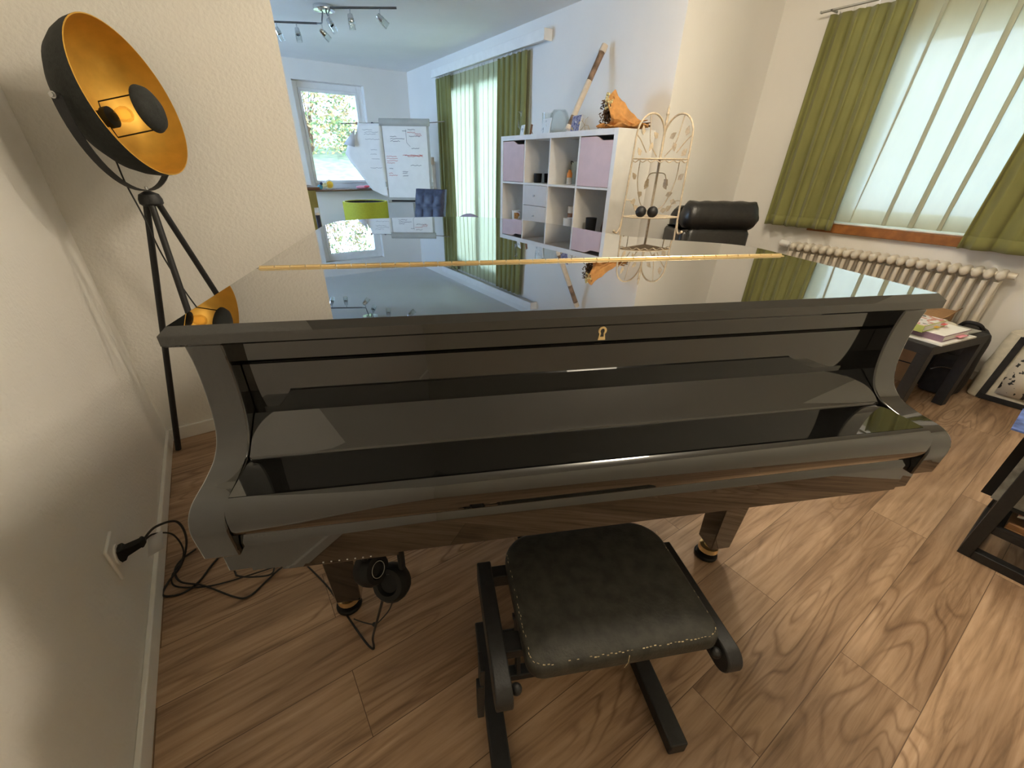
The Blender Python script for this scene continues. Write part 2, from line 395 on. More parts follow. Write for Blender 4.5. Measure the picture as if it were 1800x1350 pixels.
# garden
b = B()
def hill(u, v):
    y = YF + .3 + v * 14
    return (-6 + 20 * u, y, .25 + (y - YF) * .195 + .05 * math.sin(9 * u) * v)
b.grid(hill, 30, 20)
struct('lawn', b, 'soil', 'sunlit grass slope outside the garden window', 'lawn', flat=False)
def leafy(name, label, c, r, n, cols, seed, size=.11):
    rnd = random.Random(seed); o = thing(name, label, 'shrub', (c[0], c[1], c[2]))
    groups = [B() for _ in cols]
    for i in range(n):
        a = rnd.uniform(0, 2 * PI); z = rnd.random(); k = rnd.uniform(.6, 1) * math.sqrt(max(.05, 1 - (z - .25) ** 2 * 1.2))
        p = Vector((r[0] * k * math.cos(a), r[1] * k * math.sin(a), r[2] * z))
        d = Vector((rnd.uniform(-1, 1), rnd.uniform(-1, 1), rnd.uniform(-1, .6))).normalized(); e = d.orthogonal().normalized()
        s = size * rnd.uniform(.6, 1.4); bb = groups[rnd.randrange(len(cols))]
        bb.add([p, p + d * s * .5 + e * s * .28, p + d * s, p + d * s * .5 - e * s * .28], [(0, 1, 2, 3)])
    for g, m in zip(groups, cols): build('foliage', g, m, o, merge=False, flat=True)
    st = B()
    for i in range(7):
        a = i * .9; st.tube([(0, 0, -.1), (.1 * math.cos(a), .1 * math.sin(a), r[2] * .3), (r[0] * .6 * math.cos(a), r[1] * .6 * math.sin(a), r[2] * .8)], [.02, .016, .006], 6)
    build('stem', st, 'brownp', o)
M['leaf1'] = cloth_mat('leaf_yellow_green', (.27, .26, .07), .35, var=.3, scale=4)
M['leaf2'] = cloth_mat('leaf_green', (.09, .14, .04), .35, var=.3, scale=4)
M['leaf3'] = cloth_mat('leaf_autumn', (.31, .19, .065), .35, var=.3, scale=4)
leafy('garden_shrub', 'tall yellow-green shrub beyond the lawn, left of two', (2.75, 13.2, 1.45), (1.3, .9, 2.9), 5200, ['leaf1', 'leaf2', 'leaf3'], 3)
leafy('garden_shrub', 'darker green shrub beyond the lawn, right of two', (5.4, 13.6, 1.5), (1.1, .9, 2.7), 4200, ['leaf2', 'leaf1', 'leaf2'], 5)

# ------------------------------------------------------------------ piano
PO, PA = (-.117, .776, 0), math.radians(-23.708)
W = 1.4717
piano = thing('grand_piano', 'black polished grand piano with closed lid and brass hinge', 'piano', PO, PA)
tail = [(W, .417), (W, .50), (1.462, .56), (1.43, .612), (1.37, .66), (1.30, .70), (1.22, .757), (1.15, .823), (1.10, .90), (1.062, .99), (1.02, 1.09), (.965, 1.195), (.88, 1.315), (.77, 1.41), (.65, 1.467), (.50, 1.482), (.34, 1.467), (.18, 1.428), (.07, 1.37), (.02, 1.28), (.0, 1.15), (.0, .80), (.0, .417)]
def smooth2(P):
    q = [p.to_tuple() for p in spline([(x, y, 0) for x, y in P], 3)]
    return [(p[0], p[1]) for p in q]
tail_s = smooth2(tail[1:-2]); tail_s = [tail[0]] + tail_s + tail[-2:]
def inset(poly, d, fixed=()):
    n = len(poly); out = []
    for i, p in enumerate(poly):
        a = Vector(poly[i - 1]); c = Vector(poly[(i + 1) % n]); q = Vector(p)
        e1 = (q - a).normalized(); e2 = (c - q).normalized()
        n1 = Vector((-e1.y, e1.x)); n2 = Vector((-e2.y, e2.x))
        if i in fixed:
            out.append((q.x + n2.x * d if i == 0 else q.x + n1.x * d, q.y)); continue
        bis = n1 + n2
        if bis.length < 1e-6: bis = n1
        bis.normalize(); k = d / max(.35, bis.dot(n1))
        out.append((q.x + bis.x * k, q.y + bis.y * k))
    return out
def lid_piece(poly, fixed):
    z = lambda P, h: [(x, y, h) for x, y in P]
    i1 = inset(poly, .012, fixed); i0 = inset(poly, .004, fixed)
    return B().loft([z(i0, .984), z(poly, .988), z(poly, 1.004), z(i1, 1.016)])
build('lid', lid_piece(tail_s, (0, len(tail_s) - 1)), 'piano', piano, angle=22)
flap = [(0, 0), (W, 0), (W, .413), (0, .413)]
fb = B()
z = lambda P, h: [(x, y, h) for x, y in P]
fb.loft([z([(.004, .004), (W - .004, .004), (W - .004, .413), (.004, .413)], .984), z(flap, .988), z(flap, 1.004), z([(.012, .012), (W - .012, .012), (W - .012, .413), (.012, .413)], 1.016)])
build('lid_flap', fb, 'piano', piano, angle=22)
# continuous hinge with knuckles
hb = B().box(.02, W - .035, .404, .426, 1.0155, 1.0175)
nk = 40
for i in range(nk):
    u0 = .02 + (W - .055) * i / nk; u1 = u0 + (W - .055) / nk - .0025
    hb.tube([(u0, .415, 1.018), (u1, .415, 1.018)], .0042, 8)
build('hinge', hb, 'brass', piano)
# rim of the body
rim_t = inset(tail_s, .03, (0, len(tail_s) - 1))
poly = rim_t + [(.03, .06), (W - .03, .06)]
build('rim', B().prism(poly, 'z', .66, .983), 'piano', piano, bevel=.003)
build('keybed', B().box(.045, W - .045, -.14, .46, .628, .684), 'piano', piano, bevel=.003)
arm = [(.06, .985), (.003, .985), (.007, .96), (.009, .93), (.008, .895), (.004, .86), (-.005, .828), (-.018, .808), (-.038, .7935), (-.06, .787), (-.085, .7825), (-.11, .7805), (-.132, .777), (-.148, .768), (-.157, .754), (-.160, .738), (-.159, .715), (-.157, .682), (.06, .682)]
def dens(P):
    q = [(p.x, p.y) for p in spline([(x, y, 0) for x, y in P[2:-2]], 4)]
    return [P[0], P[1]] + q + P[-2:]
arm = dens(arm)
build('arm', B().prism(arm, 'x', .03, .085), 'piano', piano, bevel=.003, angle=25)
build('arm', B().prism(arm, 'x', W - .085, W - .03), 'piano', piano, bevel=.003, angle=25)
build('lock_rail', B().prism([(.12, .984), (.043, .984), (.0415, .982), (.0415, .939), (.0435, .937), (.12, .937)], 'x', .085, W - .085), 'piano', piano)
fall = [(.12, .9335), (.0445, .9335), (.042, .931), (.042, .8388), (.031, .8384), (-.026, .796), (-.033, .7905), (-.0355, .789), (-.037, .7855), (-.06, .7850), (-.132, .7850), (-.132, .75), (.12, .75)]
build('fallboard', B().prism(fall, 'x', .0865, W - .0865), 'piano', piano, angle=25)
slip = [(-.1325, .784), (-.136, .787), (-.142, .7855), (-.150, .780), (-.1555, .771), (-.158, .758), (-.1575, .740), (-.155, .728), (-.150, .7205), (-.141, .7185), (-.139, .7165), (-.1435, .706), (-.1465, .700), (-.1468, .694), (-.1465, .632), (-.142, .630), (-.12, .630), (-.12, .784)]
build('keyslip', B().prism(slip, 'x', .0865, W - .0865), 'piano', piano, angle=25)
# keyhole
kh = B()
for s in (1,):
    outer = []
    for i in range(13): a = -PI / 2 * .55 + (PI + PI * .55) * i / 12; outer.append((.744 + .0085 * math.cos(a), .9605 + .0085 * math.sin(a)))
    outer += [(.7365, .9415), (.7515, .9415)]
    inner = [(.744 + (x - .744) * .52, .9585 + (y - .9585) * .62) for x, y in outer]
    rings = [[(x, .0414, y) for x, y in outer], [(x, .0395, y) for x, y in outer], [(x, .0395, y) for x, y in inner], [(x, .0414, y) for x, y in inner]]
    kh.loft(rings, True, False)
build('escutcheon', kh, 'brass', piano)
# legs
def piano_leg(u, v, top=.63):
    lb = B(); t, q = .052, .037
    lb.loft([[(u + sx * q * .8, v + sy * q * .8, .062) for sx, sy in ((-1, -1), (1, -1), (1, 1), (-1, 1))], [(u + sx * q, v + sy * q, .07) for sx, sy in ((-1, -1), (1, -1), (1, 1), (-1, 1))], [(u + sx * t, v + sy * t, top) for sx, sy in ((-1, -1), (1, -1), (1, 1), (-1, 1))]])
    o = build('leg', lb, 'piano', piano, bevel=.003)
    build('ferrule', B().lathe([(.018, .066), (.018, .055), (.032, .052), (.034, .034), (.010, .030)], (u - .012, v, 0), 20).box(u - .02, u + .004, v - .012, v + .012, .018, .05), 'brass', o)
    build('caster', B().lathe([(.001, .0), (.036, .0), (.040, .006), (.038, .016), (.001, .018)], (u - .014, v, 0), 24), 'black', o, bevel=.003)
piano_leg(.105, .205); piano_leg(1.36, .205); piano_leg(.52, 1.25, .66)
# sound control box under the keybed
cb = B().box(.12, .325, -.125, .10, .598, .6275).box(.325, .44, -.125, .10, .606, .6275)
o = build('control_box', cb, 'piano', piano, bevel=.002)
mk = B()
for i in range(7): mk.box(.19 + i * .014, .1925 + i * .014, -.1263, -.1252, .604, .6062)
build('marking', mk, 'whitemark', o)
# pedal lyre
ly = B().box(.695, .71, .30, .32, .12, .628).box(.76, .775, .30, .32, .12, .628).box(.655, .815, .255, .36, .06, .12)
o = build('pedal_lyre', ly, 'piano', piano, bevel=.004)
for k in (-1, 0, 1):
    u = .735 + .045 * k
    build('pedal', B().prism([(u - .009, .26), (u - .014, .19), (u - .006, .178), (u + .006, .178), (u + .014, .19), (u + .009, .26)], 'z', .058, .066), 'brass', o, bevel=.002)
build('floor_post', B().box(.72, .75, .29, .33, 0, .06), 'piano', o)

# ------------------------------------------------------------------ bench
bench = thing('piano_bench', 'black padded piano bench with worn stitched edge and scissor frame', 'bench', PO, PA)
def rr(x0, x1, y0, y1, r, z, k=6):
    out = []
    for cx, cy, a in ((x1 - r, y0 + r, -PI / 2), (x1 - r, y1 - r, 0), (x0 + r, y1 - r, PI / 2), (x0 + r, y0 + r, PI)):
        for i in range(k + 1):
            t = a + PI / 2 * i / k; out.append((cx + r * math.cos(t), cy + r * math.sin(t), z))
    return out
def rrv(x0, x1, y0, y1, rf, rb, z, k=7):
    out = []
    for cx, cy, a, r in ((x1 - rf, y0 + rf, -PI / 2, rf), (x1 - rb, y1 - rb, 0, rb), (x0 + rb, y1 - rb, PI / 2, rb), (x0 + rf, y0 + rf, PI, rf)):
        for i in range(k + 1):
            t = a + PI / 2 * i / k; out.append((cx + r * math.cos(t), cy + r * math.sin(t), z))
    return out
def seatring(d, z, r=.03): return rrv(.545 + d, .935 - d, -.293 + d, .016 - d, r, r + .045, z)
sb = B().loft([seatring(.02, .405), seatring(.004, .410), seatring(0, .420), seatring(0, .440), seatring(.003, .449), seatring(.010, .4535, .028)] + [[(.74 + (x - .74) * k, -.139 + (y + .139) * k, zz) for x, y, _ in seatring(.010, .4535, .028)] for k, zz in ((.8, .4575), (.5, .460), (.2, .461))])
seat = build('seat', sb, 'vinyl', bench, angle=60)
st = B(); ring = [Vector(p) for p in rr(.545 + .006, .935 - .006, -.293 + .006, .012 - .006, .028, .4525, 10)]
pts = []
for i in range(len(ring)):
    a, c = ring[i], ring[(i + 1) % len(ring)]; L = (c - a).length; k = max(1, int(L / .004))
    pts += [a + (c - a) * j / k for j in range(k)]
rnd = random.Random(4)
for i in range(0, len(pts) - 1, 2):
    p, q = pts[i], pts[i + 1]
    if p.y > -.03: continue
    pr = .80 if p.y < -.27 else .45 if p.x < .57 else .2
    if rnd.random() > pr: continue
    jx = Vector((rnd.uniform(-.0015, .0015), rnd.uniform(-.0015, .0015), 0)); st.tube([p + jx, q + jx], rnd.uniform(.0005, .0011) if p.y < -.26 else .0006, 5)
st.tube([(.735, -.2945, .4505), (.735, -.2965, .43), (.730, -.2965, .415)], .0008, 5)
build('stitching', st, 'stitch', seat, merge=False)
build('underframe', B().box(.565, .915, -.27, -.01, .385, .407), 'blackm', bench, bevel=.003)
def stad(u0, u1, dz0=0):
    P = []; z0, z1, v0, v1 = .365 + dz0, .427 + dz0, -.325, -.04; r = (z1 - z0) / 2
    for i in range(13): a = PI / 2 + PI * i / 12; P.append((v0 + r + r * math.cos(a), z0 + r + r * math.sin(a)))
    P += [(v1, z0), (v1, z1)]
    return B().prism(P, 'x', u0, u1)
for u0, u1, nm in ((.480, .512, 'l'), (.934, .966, 'r')):
    o = build('side_rail', stad(u0, u1, .012 if nm == 'l' else -.005), 'blackm', bench, bevel=.003)
    kx = u1 + .002 if nm == 'l' else u0 - .002
    build('knob', B().ball((kx + (.008 if nm == 'l' else -.008), -.295, .405), .011, 12), 'blackm', o)
    s0, s1 = (.512, .560) if nm == 'l' else (.915, .934)
    build('bracket', B().box(s0, s1, -.075, -.045, .39, .425), 'blackm', o, bevel=.002)
    build('bracket', B().box(s0, s1, -.235, -.195, .39, .415), 'blackm', o, bevel=.002)
for u0 in (.480, .905):
    o = build('foot_rail', B().box(u0, u0 + .045, -.315, .06, 0, .042), 'blackm', bench, bevel=.004)
    o2 = build('scissor_leg', B().prism([(-.10, .03), (-.075, .03), (.0, .38), (-.025, .38)], 'x', .575 if u0 < .6 else .86, .587 if u0 < .6 else .872), 'blackm', bench, bevel=.002)
    o3 = build('scissor_leg', B().prism([(.03, .03), (.005, .03), (-.10, .38), (-.075, .38)], 'x', .592 if u0 < .6 else .845, .604 if u0 < .6 else .857), 'blackm', bench, bevel=.002)
    build('pivot_bolt', B().tube([(.570 if u0 < .6 else .840, -.045, .215), (.610 if u0 < .6 else .877, -.045, .215)], .009, 12), 'blackm', bench)
build('crossbar', B().box(.525, .905, -.10, -.07, .008, .034).box(.525, .905, .005, .03, .008, .034), 'blackm', bench, bevel=.003)
build('outer_strut', B().prism([(-.24, .37), (-.20, .37), (-.19, .18), (-.22, .18)], 'x', .462, .472).box(.455, .470, -.235, -.215, .17, .30), 'blackm', bench, bevel=.002)

# ------------------------------------------------------------------ headphones and cables
hp = thing('headphones', 'black over-ear headphones hanging beneath the piano keyboard', 'headphones', PO, PA)
hb = B()
for (cx, cz, tilt) in ((.285, .405, .3),):
    pass
band = [(.243, -.035, .44), (.238, -.035, .52), (.252, -.03, .575), (.275, -.03, .592), (.297, -.03, .575), (.312, -.035, .52), (.312, -.035, .45)]
build('headband', B().tube(spline(band, 6), .008, 8), 'black', hp)
def cup(c, d, r):
    d = Vector(d).normalized(); x = d.orthogonal().normalized(); y = d.cross(x)
    m = frame(c, x, y, d)
    return B().lathe([(.001, -.020), (r * .75, -.020), (r * .95, -.012), (r, 0), (r * .98, .012), (r * .80, .024), (r * .55, .024), (r * .45, .014), (.001, .012)], (0, 0, 0), 20, m, caps=False), m
c1, m1 = cup((.285, -.035, .405), (-.35, -.75, .55), .044); o = build('ear_cup', c1, 'black', hp)
c2, m2 = cup((.243, -.03, .455), (.75, -.5, .3), .040); o = build('ear_cup', c2, 'black', hp)
build('emblem_ring', B().tube([(m2 @ Vector((.018 * math.cos(a) , .018 * math.sin(a), .0252))) for a in [2 * PI * i / 20 for i in range(20)]], .0007, 6, True), 'greymag', o)
build('hanger_hook', B().tube([(.275, -.03, .6285), (.275, -.03, .605), (.275, -.045, .588), (.275, -.04, .582), (.275, -.028, .584)], .003, 8), 'blackm', hp)
cable = thing('headphone_cable', 'thin black headphone cable looping down to floor by left piano leg', 'cable')
def pw(u, v, z): return (PO[0] + u * math.cos(PA) - v * math.sin(PA), PO[1] + u * math.sin(PA) + v * math.cos(PA), z)
cl = [pw(.262, -.045, .37), pw(.225, 0, .22), pw(.19, .04, .08), pw(.182, .055, .012), (.066, .752, .004), (.053, .79, .004), (.028, .911, .004), (.004, 1.033, .004), (-.048, 1.187, .004)]
build('cord', B().tube(spline(cl, 8), .0032, 6), 'copper', cable)
cl = [pw(.285, -.02, .36), pw(.262, 0, .26), pw(.225, .03, .17), pw(.20, .045, .13), pw(.17, .05, .14), pw(.15, .05, .16)]
build('splitter', B().tube(spline(cl, 8), .0018, 6).ball(pw(.20, .045, .13), .006, 8), 'copper', cable)

outlet = thing('wall_outlet', 'white flush wall socket on the left plaster wall', 'outlet', (XL, 1.205, .29))
build('cover_plate', B().box(0, .009, -.045, .045, -.055, .055), 'white', outlet, bevel=.004)
build('socket_ring', B().lathe([(.030, 0), (.030, .004), (.022, .004), (.021, -.0), ], (0, 0, 0), 24, frame((.009, .0, 0), (0, 1, 0), (0, 0, 1), (1, 0, 0)), caps=False), 'white', outlet)
pc = thing('power_cord', 'black power cord with flat plug pushed into wall socket', 'cord')
build('plug', B().loft([[(XL + .010 + d, 1.205 + q * w2 + d * .45, .29 + q2 * h2 - d * .05) for q, q2 in ((-1, -1), (1, -1), (1, 1), (-1, 1))] for d, w2, h2 in ((0, .017, .020), (.012, .017, .020), (.016, .012, .014), (.045, .010, .011), (.05, .013, .013), (.058, .006, .006))]), 'black', pc, bevel=.002)
A = [(XL + .062, 1.232, .288), (-.375, 1.262, .297), (-.335, 1.30, .26), (-.345, 1.335, .15), (-.39, 1.345, .05), (-.44, 1.33, .008), (-.452, 1.285, .005), (-.401, 1.261, .005), (-.354, 1.283, .005), (-.311, 1.341, .005), (-.275, 1.375, .005), (-.20, 1.42, .005), (-.1, 1.46, .005)]
build('cord', B().tube(spline(A, 8), .0035, 6), 'copper', pc)
A = [(XL + .062, 1.232, .284), (-.385, 1.258, .277), (-.36, 1.30, .22), (-.37, 1.36, .10), (-.40, 1.39, .02), (-.43, 1.36, .005), (-.417, 1.301, .006), (-.322, 1.243, .005), (-.207, 1.215, .009), (-.102, 1.201, .009), (-.018, 1.196, .005), (.08, 1.26, .005)]
pc2 = thing('adapter_cord', 'thin black adapter lead with grey paper tag beside wall socket', 'cord')
build('cord', B().tube(spline(A, 8), .0026, 6), 'copper', pc2)
build('paper_tag', B().add([(-.40, 1.250, .275), (-.365, 1.262, .277), (-.375, 1.235, .232), (-.412, 1.222, .230)], [(0, 1, 2, 3)]), 'greypaper', pc2, solid=.0008)
A = [(-.361, 1.445, .006), (-.406, 1.416, .006), (-.422, 1.371, .009), (-.402, 1.306, .012), (-.338, 1.248, .012), (-.254, 1.15, .005), (-.215, 1.132, .005), (-.161, 1.164, .005), (-.104, 1.186, .012), (-.033, 1.168, .012), (.05, 1.2, .005), (.10, 1.35, .005)]
tag(build('floor_cable', B().tube(spline(A, 8), .0032, 6), 'copper'), 'black cable in a wide loop on floor by baseboard', 'cable')
A = [(-.28, 1.42, .005), (-.251, 1.267, .006), (-.24, 1.228, .013), (-.192, 1.192, .014), (-.145, 1.175, .014), (-.128, 1.21, .013), (-.09, 1.30, .005)]
tag(build('floor_cable', B().tube(spline(A, 8), .0030, 6), 'copper'), 'short black cable bend showing below the piano left arm', 'cable')

# ------------------------------------------------------------------ tripod lamp
lamp = thing('tripod_floor_lamp', 'black tripod floor lamp with gold-lined dish shade in the corner', 'floor lamp')
hub = Vector((-.162, 2.035, 1.113)); foot0 = Vector((-.43, 2.20, 0))
dv = foot0 - hub; r0 = math.hypot(dv.x, dv.y); a0 = math.atan2(dv.y, dv.x)
for k in range(3):
    a = a0 + k * 2 * PI / 3; rr0 = r0 if k == 0 else min(r0, .31)
    f = Vector((hub.x + rr0 * math.cos(a), hub.y + rr0 * math.sin(a), 0)); f.y = min(f.y, 2.27)
    t = hub + Vector((.02 * math.cos(a), .02 * math.sin(a), -.01))
    build('leg', B().tube([t, f + Vector((0, 0, .004))], [.0105, .0125], 12), 'blackm', lamp)
build('hub', B().lathe([(.002, .030), (.010, .030), (.030, .020), (.036, .004), (.036, -.010), (.028, -.018), (.002, -.018)], hub, 24), 'blackm', lamp)
nrm = Vector((.866, -.464, .186)).normalized(); side = Vector((.472, .8815, 0)).normalized(); upd = nrm.cross(side).normalized()
if upd.z < 0: upd = -upd
piv = Vector((-.161, 2.037, 1.393)); cen = Vector((-.106, 2.008, 1.405)); R0 = .215
DM = frame(cen, side, upd, nrm)
DC = frame(cen - upd * .027, side, upd, nrm)
prof_o = [(R0, 0), (R0 * .985, -.03), (R0 * .94, -.062), (R0 * .86, -.095), (R0 * .72, -.125), (R0 * .52, -.148), (R0 * .28, -.158), (.001, -.160)]
prof_i = [(r * .975, z + .0045) for r, z in prof_o]; prof_i[0] = (R0 * .985, 0.0)
shade = build('lamp_shade', B().lathe(prof_o, (0, 0, 0), 64, DM, caps=False), 'dish_out', lamp, angle=60)
build('lining', B().lathe([(R0, 0.0005), (R0 * .985, .001)] + prof_i[1:], (0, 0, 0), 64, DM, caps=False), 'gold', shade, angle=60)
sk = build('socket', B().lathe([(.001, -.15), (.024, -.15), (.024, -.115), (.030, -.11), (.030, -.092), (.020, -.09), (.001, -.09)], (0, 0, 0), 20, DC, caps=False), 'black', lamp)
build('bulb', B().lathe([(.012, -.09), (.014, -.08), (.020, -.065), (.023, -.05), (.020, -.038), (.012, -.030), (.001, -.028)], (0, 0, 0), 20, DC, caps=False), 'bulb', lamp)
ds = B().lathe([(.001, .062), (.040, .056), (.060, .044), (.067, .030), (.067, .027), (.055, .034), (.030, .045), (.001, .050)], (0, 0, 0), 32, DC, caps=False)
build('glare_cap', ds, 'dish_out', lamp)
wr = B()
for (x, y) in ((0, .045), (0, -.055)):
    wr.tube([DC @ Vector((x, y * .5, -.115)), DC @ Vector((x, y, -.11)), DC @ Vector((x, y, -.02)), DC @ Vector((x, y, .034))], .0022, 6)
build('cap_wire', wr, 'black', lamp)
# yoke: half ring from pivot to pivot through hub
yk = B(); rings = []
yr = R0 + .012; dz = piv.z - (hub.z + .032)
for i in range(33):
    t = PI * i / 32
    c = piv + side * (yr * math.cos(t)) + Vector((0, 0, -dz * math.sin(t)))
    tang = (side * (-yr * math.sin(t)) + Vector((0, 0, -dz * math.cos(t)))).normalized()
    wv = side.cross(Vector((0, 0, 1))).normalized(); nn = tang.cross(wv).normalized()
    hw = .015 - .004 * math.sin(t)
    rings.append([c + wv * hw + nn * .0015, c - wv * hw + nn * .0015, c - wv * hw - nn * .0015, c + wv * hw - nn * .0015])
yk.loft(rings)
build('yoke', yk, 'blackm', lamp, angle=50)
for sg, nm in ((1, 'a'), (-1, 'b')):
    c = piv + side * sg * (yr + .004)
    build('pivot_bolt', B().tube([c - side * sg * .012, c + side * sg * .008], .009, 12).tube([c + side * sg * .006, c + side * sg * .014], .006, 8), 'steel', lamp)
build('inner_nut', B().ball(piv + side * (R0 * .93), .009, 12), 'brass', lamp)
build('top_bolt', B().lathe([(.001, .044), (.005, .044), (.006, .030), (.001, .030)], hub, 12), 'steel', lamp)
cd = [piv - nrm * .10 + Vector((0, 0, -.06)), piv - nrm * .07 + Vector((.0, .0, -.13)), hub + Vector((-.05, -.02, .06)), hub + Vector((-.035, -.03, -.05)), hub + Vector((-.02, -.04, -.20)), hub + Vector((.03, -.06, -.40)), hub + Vector((.12, -.04, -.62)), hub + Vector((.14, .0, -.95)), hub + Vector((.13, .06, -1.108)), hub + Vector((.05, .16, -1.108))]
build('lamp_cord', B().tube(spline(cd, 8), .0028, 6), 'copper', lamp)

# ------------------------------------------------------------------ cube shelf
XS, YS0, YS1, ZS = 2.51, 2.335, 3.803, 1.465
shelf = thing('cube_shelf', 'white four by four cube shelf unit against the right wall', 'shelf', (XS, YS0, 0))
D, LW = .385, YS1 - YS0
T, t = .038, .016
cell = (LW - 2 * T - 3 * t) / 4; cz = (ZS - 2 * T - 3 * t) / 4
b = B().box(0, D, 0, T, 0, ZS).box(0, D, LW - T, LW, 0, ZS).box(0, D, T, LW - T, 0, T).box(0, D, T, LW - T, ZS - T, ZS)
for i in range(1, 4):
    y = T + i * cell + (i - 1) * t; b.box(.004, D, y, y + t, T, ZS - T)
for j in range(1, 4):
    z0 = T + j * cz + (j - 1) * t
    for i in range(4):
        y = T + i * (cell + t); b.box(.002, D, y, y + cell, z0, z0 + t)
build('carcass', b, 'white', shelf, bevel=.0015, merge=False)
build('back_panel', B().box(D, D + .004, 0.005, LW - .005, .005, ZS - .005), 'white', shelf)
def cy(i): return T + i * (cell + t)
def czz(j): return T + j * (cz + t)
def door(i, j):   # column from the right (small y) ; wavy hand cut-out at top right seen from the room
    y0, y1 = cy(i) + .003, cy(i) + cell - .003; z0, z1 = czz(j) + .003, czz(j) + cz - .006
    P = [(y0, z0), (y1, z0), (y1, z1)]
    h = .026
    n = 10
    ym = y0 + (y1 - y0) * .52; yk2 = y0 + (y1 - y0) * .28
    for k in range(n + 1):
        s = k / n; P.append((ym + (yk2 - ym) * s, z1 - h * (.5 - .5 * math.cos(PI * s))))
    P.append((y0, z1 - h))
    o = build('door', B().prism(P, 'x', .003, .018), 'pink', shelf, bevel=.001)
    bx = B().box(.018, D - .01, y0, y0 + .008, z0, z1 - .03).box(.018, D - .01, y1 - .008, y1, z0, z1 - .03).box(.018, D - .01, y0, y1, z0, z0 + .008)
    build('insert_box', bx, 'black', o)
    o['label'] = 'pink door with wavy hand cut-out'
door(0, 3); door(3, 3); door(0, 1)
for k in (0, 1):
    y0, y1 = cy(2) + .002, cy(2) + cell - .002; h = cz / 2; z0 = czz(2) + k * h + .002; z1 = z0 + h - .004
    o = build('drawer', B().box(.002, .36, y0, y1, z0, z1), 'greyfront', shelf, bevel=.0015); o['label'] = 'pale grey drawer'
    build('knob', B().tube([(-.014, (y0 + y1) / 2, (z0 + z1) / 2), (.003, (y0 + y1) / 2, (z0 + z1) / 2)], .007, 12), 'steel', o)
def SP(dx, dy, dz): return (XS + dx, YS0 + dy, dz)
z3 = czz(3) + .0005; z2 = czz(2) + .0005
def cupm(name, label, loc, r, h, m, cat='cup', handle=None, band=None, rim=None, grp=None):
    o = thing(name, label, cat, loc, 0, grp)
    build('body', B().lathe([(.001, 0), (r * .82, 0), (r * .9, .006), (r, h), (r * .93, h), (r * .80, .010), (.001, .010)], (0, 0, 0), 20, caps=False), m, o)
    if handle: build('handle', B().tube([(0, -r * .9, h * .8), (0, -r * 1.5, h * .75), (0, -r * 1.6, h * .45), (0, -r * .85, h * .2)], .005, 8), handle, o)
    if band: build('band', B().lathe([(r * .955, h * .40), (r * .985, h * .7)], (0, 0, 0), 20, caps=False), band, o, solid=.002)
    return o
cupm('candle_cup', 'black conical cup on upper shelf, left of the pair', SP(.115, 1.02, z3), .038, .075, 'black', grp=None)
cupm('candle_cup', 'black conical cup half hidden by the shelf divider', SP(.20, .975, z3), .038, .075, 'black')
bt = thing('orange_bottle', 'small bottle with orange cap and white label on upper shelf', 'bottle', SP(.15, .629, z3))
build('body', B().lathe([(.001, 0), (.022, 0), (.023, .05), (.022, .052), (.001, .052)], (0, 0, 0), 16), 'birch', bt)
build('cap', B().lathe([(.022, .052), (.023, .06), (.022, .085), (.014, .095), (.012, .11), (.001, .11)], (0, 0, 0), 16), 'orange', bt)
ov = thing('glass_jug', 'pale green glass jug beside the orange-capped bottle', 'jug', SP(.255, .655, z3))
M['celadon'] = mat('celadon_glass', (.45, .50, .42), .2)
build('body', B().lathe([(.001, 0), (.05, 0), (.052, .17), (.048, .17), (.046, .008), (.001, .008)], (0, 0, 0), 24, caps=False), 'celadon', ov)
build('handle', B().tube(spline([(-.05, 0, .165), (-.075, 0, .172), (-.07, 0, .15)], 5), .004, 8), 'blackm', ov)
mg = cupm('patterned_mug', 'white mug with red and brown print, lower left cube', SP(.09, 1.313, z2), .042, .095, 'white', 'mug', 'white')
build('print', B().lathe([(.0405, .02), (.0425, .075)], (0, 0, 0), 12, caps=False, a0=PI * 1.15, a1=PI * 1.75), print_mat('mug_print', [(.30, .05, .03), (.55, .30, .10), (.75, .7, .6)], 40), mg, solid=.001)
cupm('cup', 'white cup standing before a brown-banded beaker', SP(.11, .552, z2), .045, .095, 'white', 'cup')
cupm('beaker', 'tall cream beaker with brown band behind white cup', SP(.195, .60, z2), .042, .18, 'birch', 'beaker', band='brownm')
cupm('mug', 'dark mug with brown stripe and pale rim, right cube', SP(.09, .255, z2), .045, .125, 'black', 'mug', band=None)
o = thing('carved_figure', 'dark rounded carved figure beside dark striped mug', 'figurine', SP(.20, .165, z2))
build('body', B().lathe([(.001, 0), (.055, 0), (.06, .05), (.045, .12), (.03, .155), (.001, .17)], (0, 0, 0), 20, caps=False), 'walnut', o)
build('head', B().ball((0, -.02, .17), .032, 14), 'black', o)

# ---- on top of the shelf
ZT = ZS + .0006
def card(name, label, y, x, w, h, m, tilt=.16, frame_m='white', border=.008, ry=0, back=True):
    o = thing(name, label, 'picture', (x, y, ZT), ry)
    T1 = Matrix.Rotation(tilt, 4, 'Y')
    build('board', B().box(0, .004, -w / 2, w / 2, 0, h, T1), frame_m, o)
    build('picture', B().box(-.0006, 0, -w / 2 + border, w / 2 - border, border, h - border, T1), m, o)
    build('stand', B().prism([(.004, h * .6), (.004 + h * .28, .002), (.008 + h * .28, .002), (.006, h * .65)], 'y', -.004, .004), frame_m, o)
    return o
card('framed_card', 'white card with dark blue drawing at left end of shelf top', 3.60, 2.60, .115, .085, 'printblue', border=.026, ry=-.35)
card('small_photo_frame', 'narrow brown-edged photo frame beside white drawing card', 3.495, 2.62, .05, .085, 'magprint', frame_m='brownwood', ry=-.95)
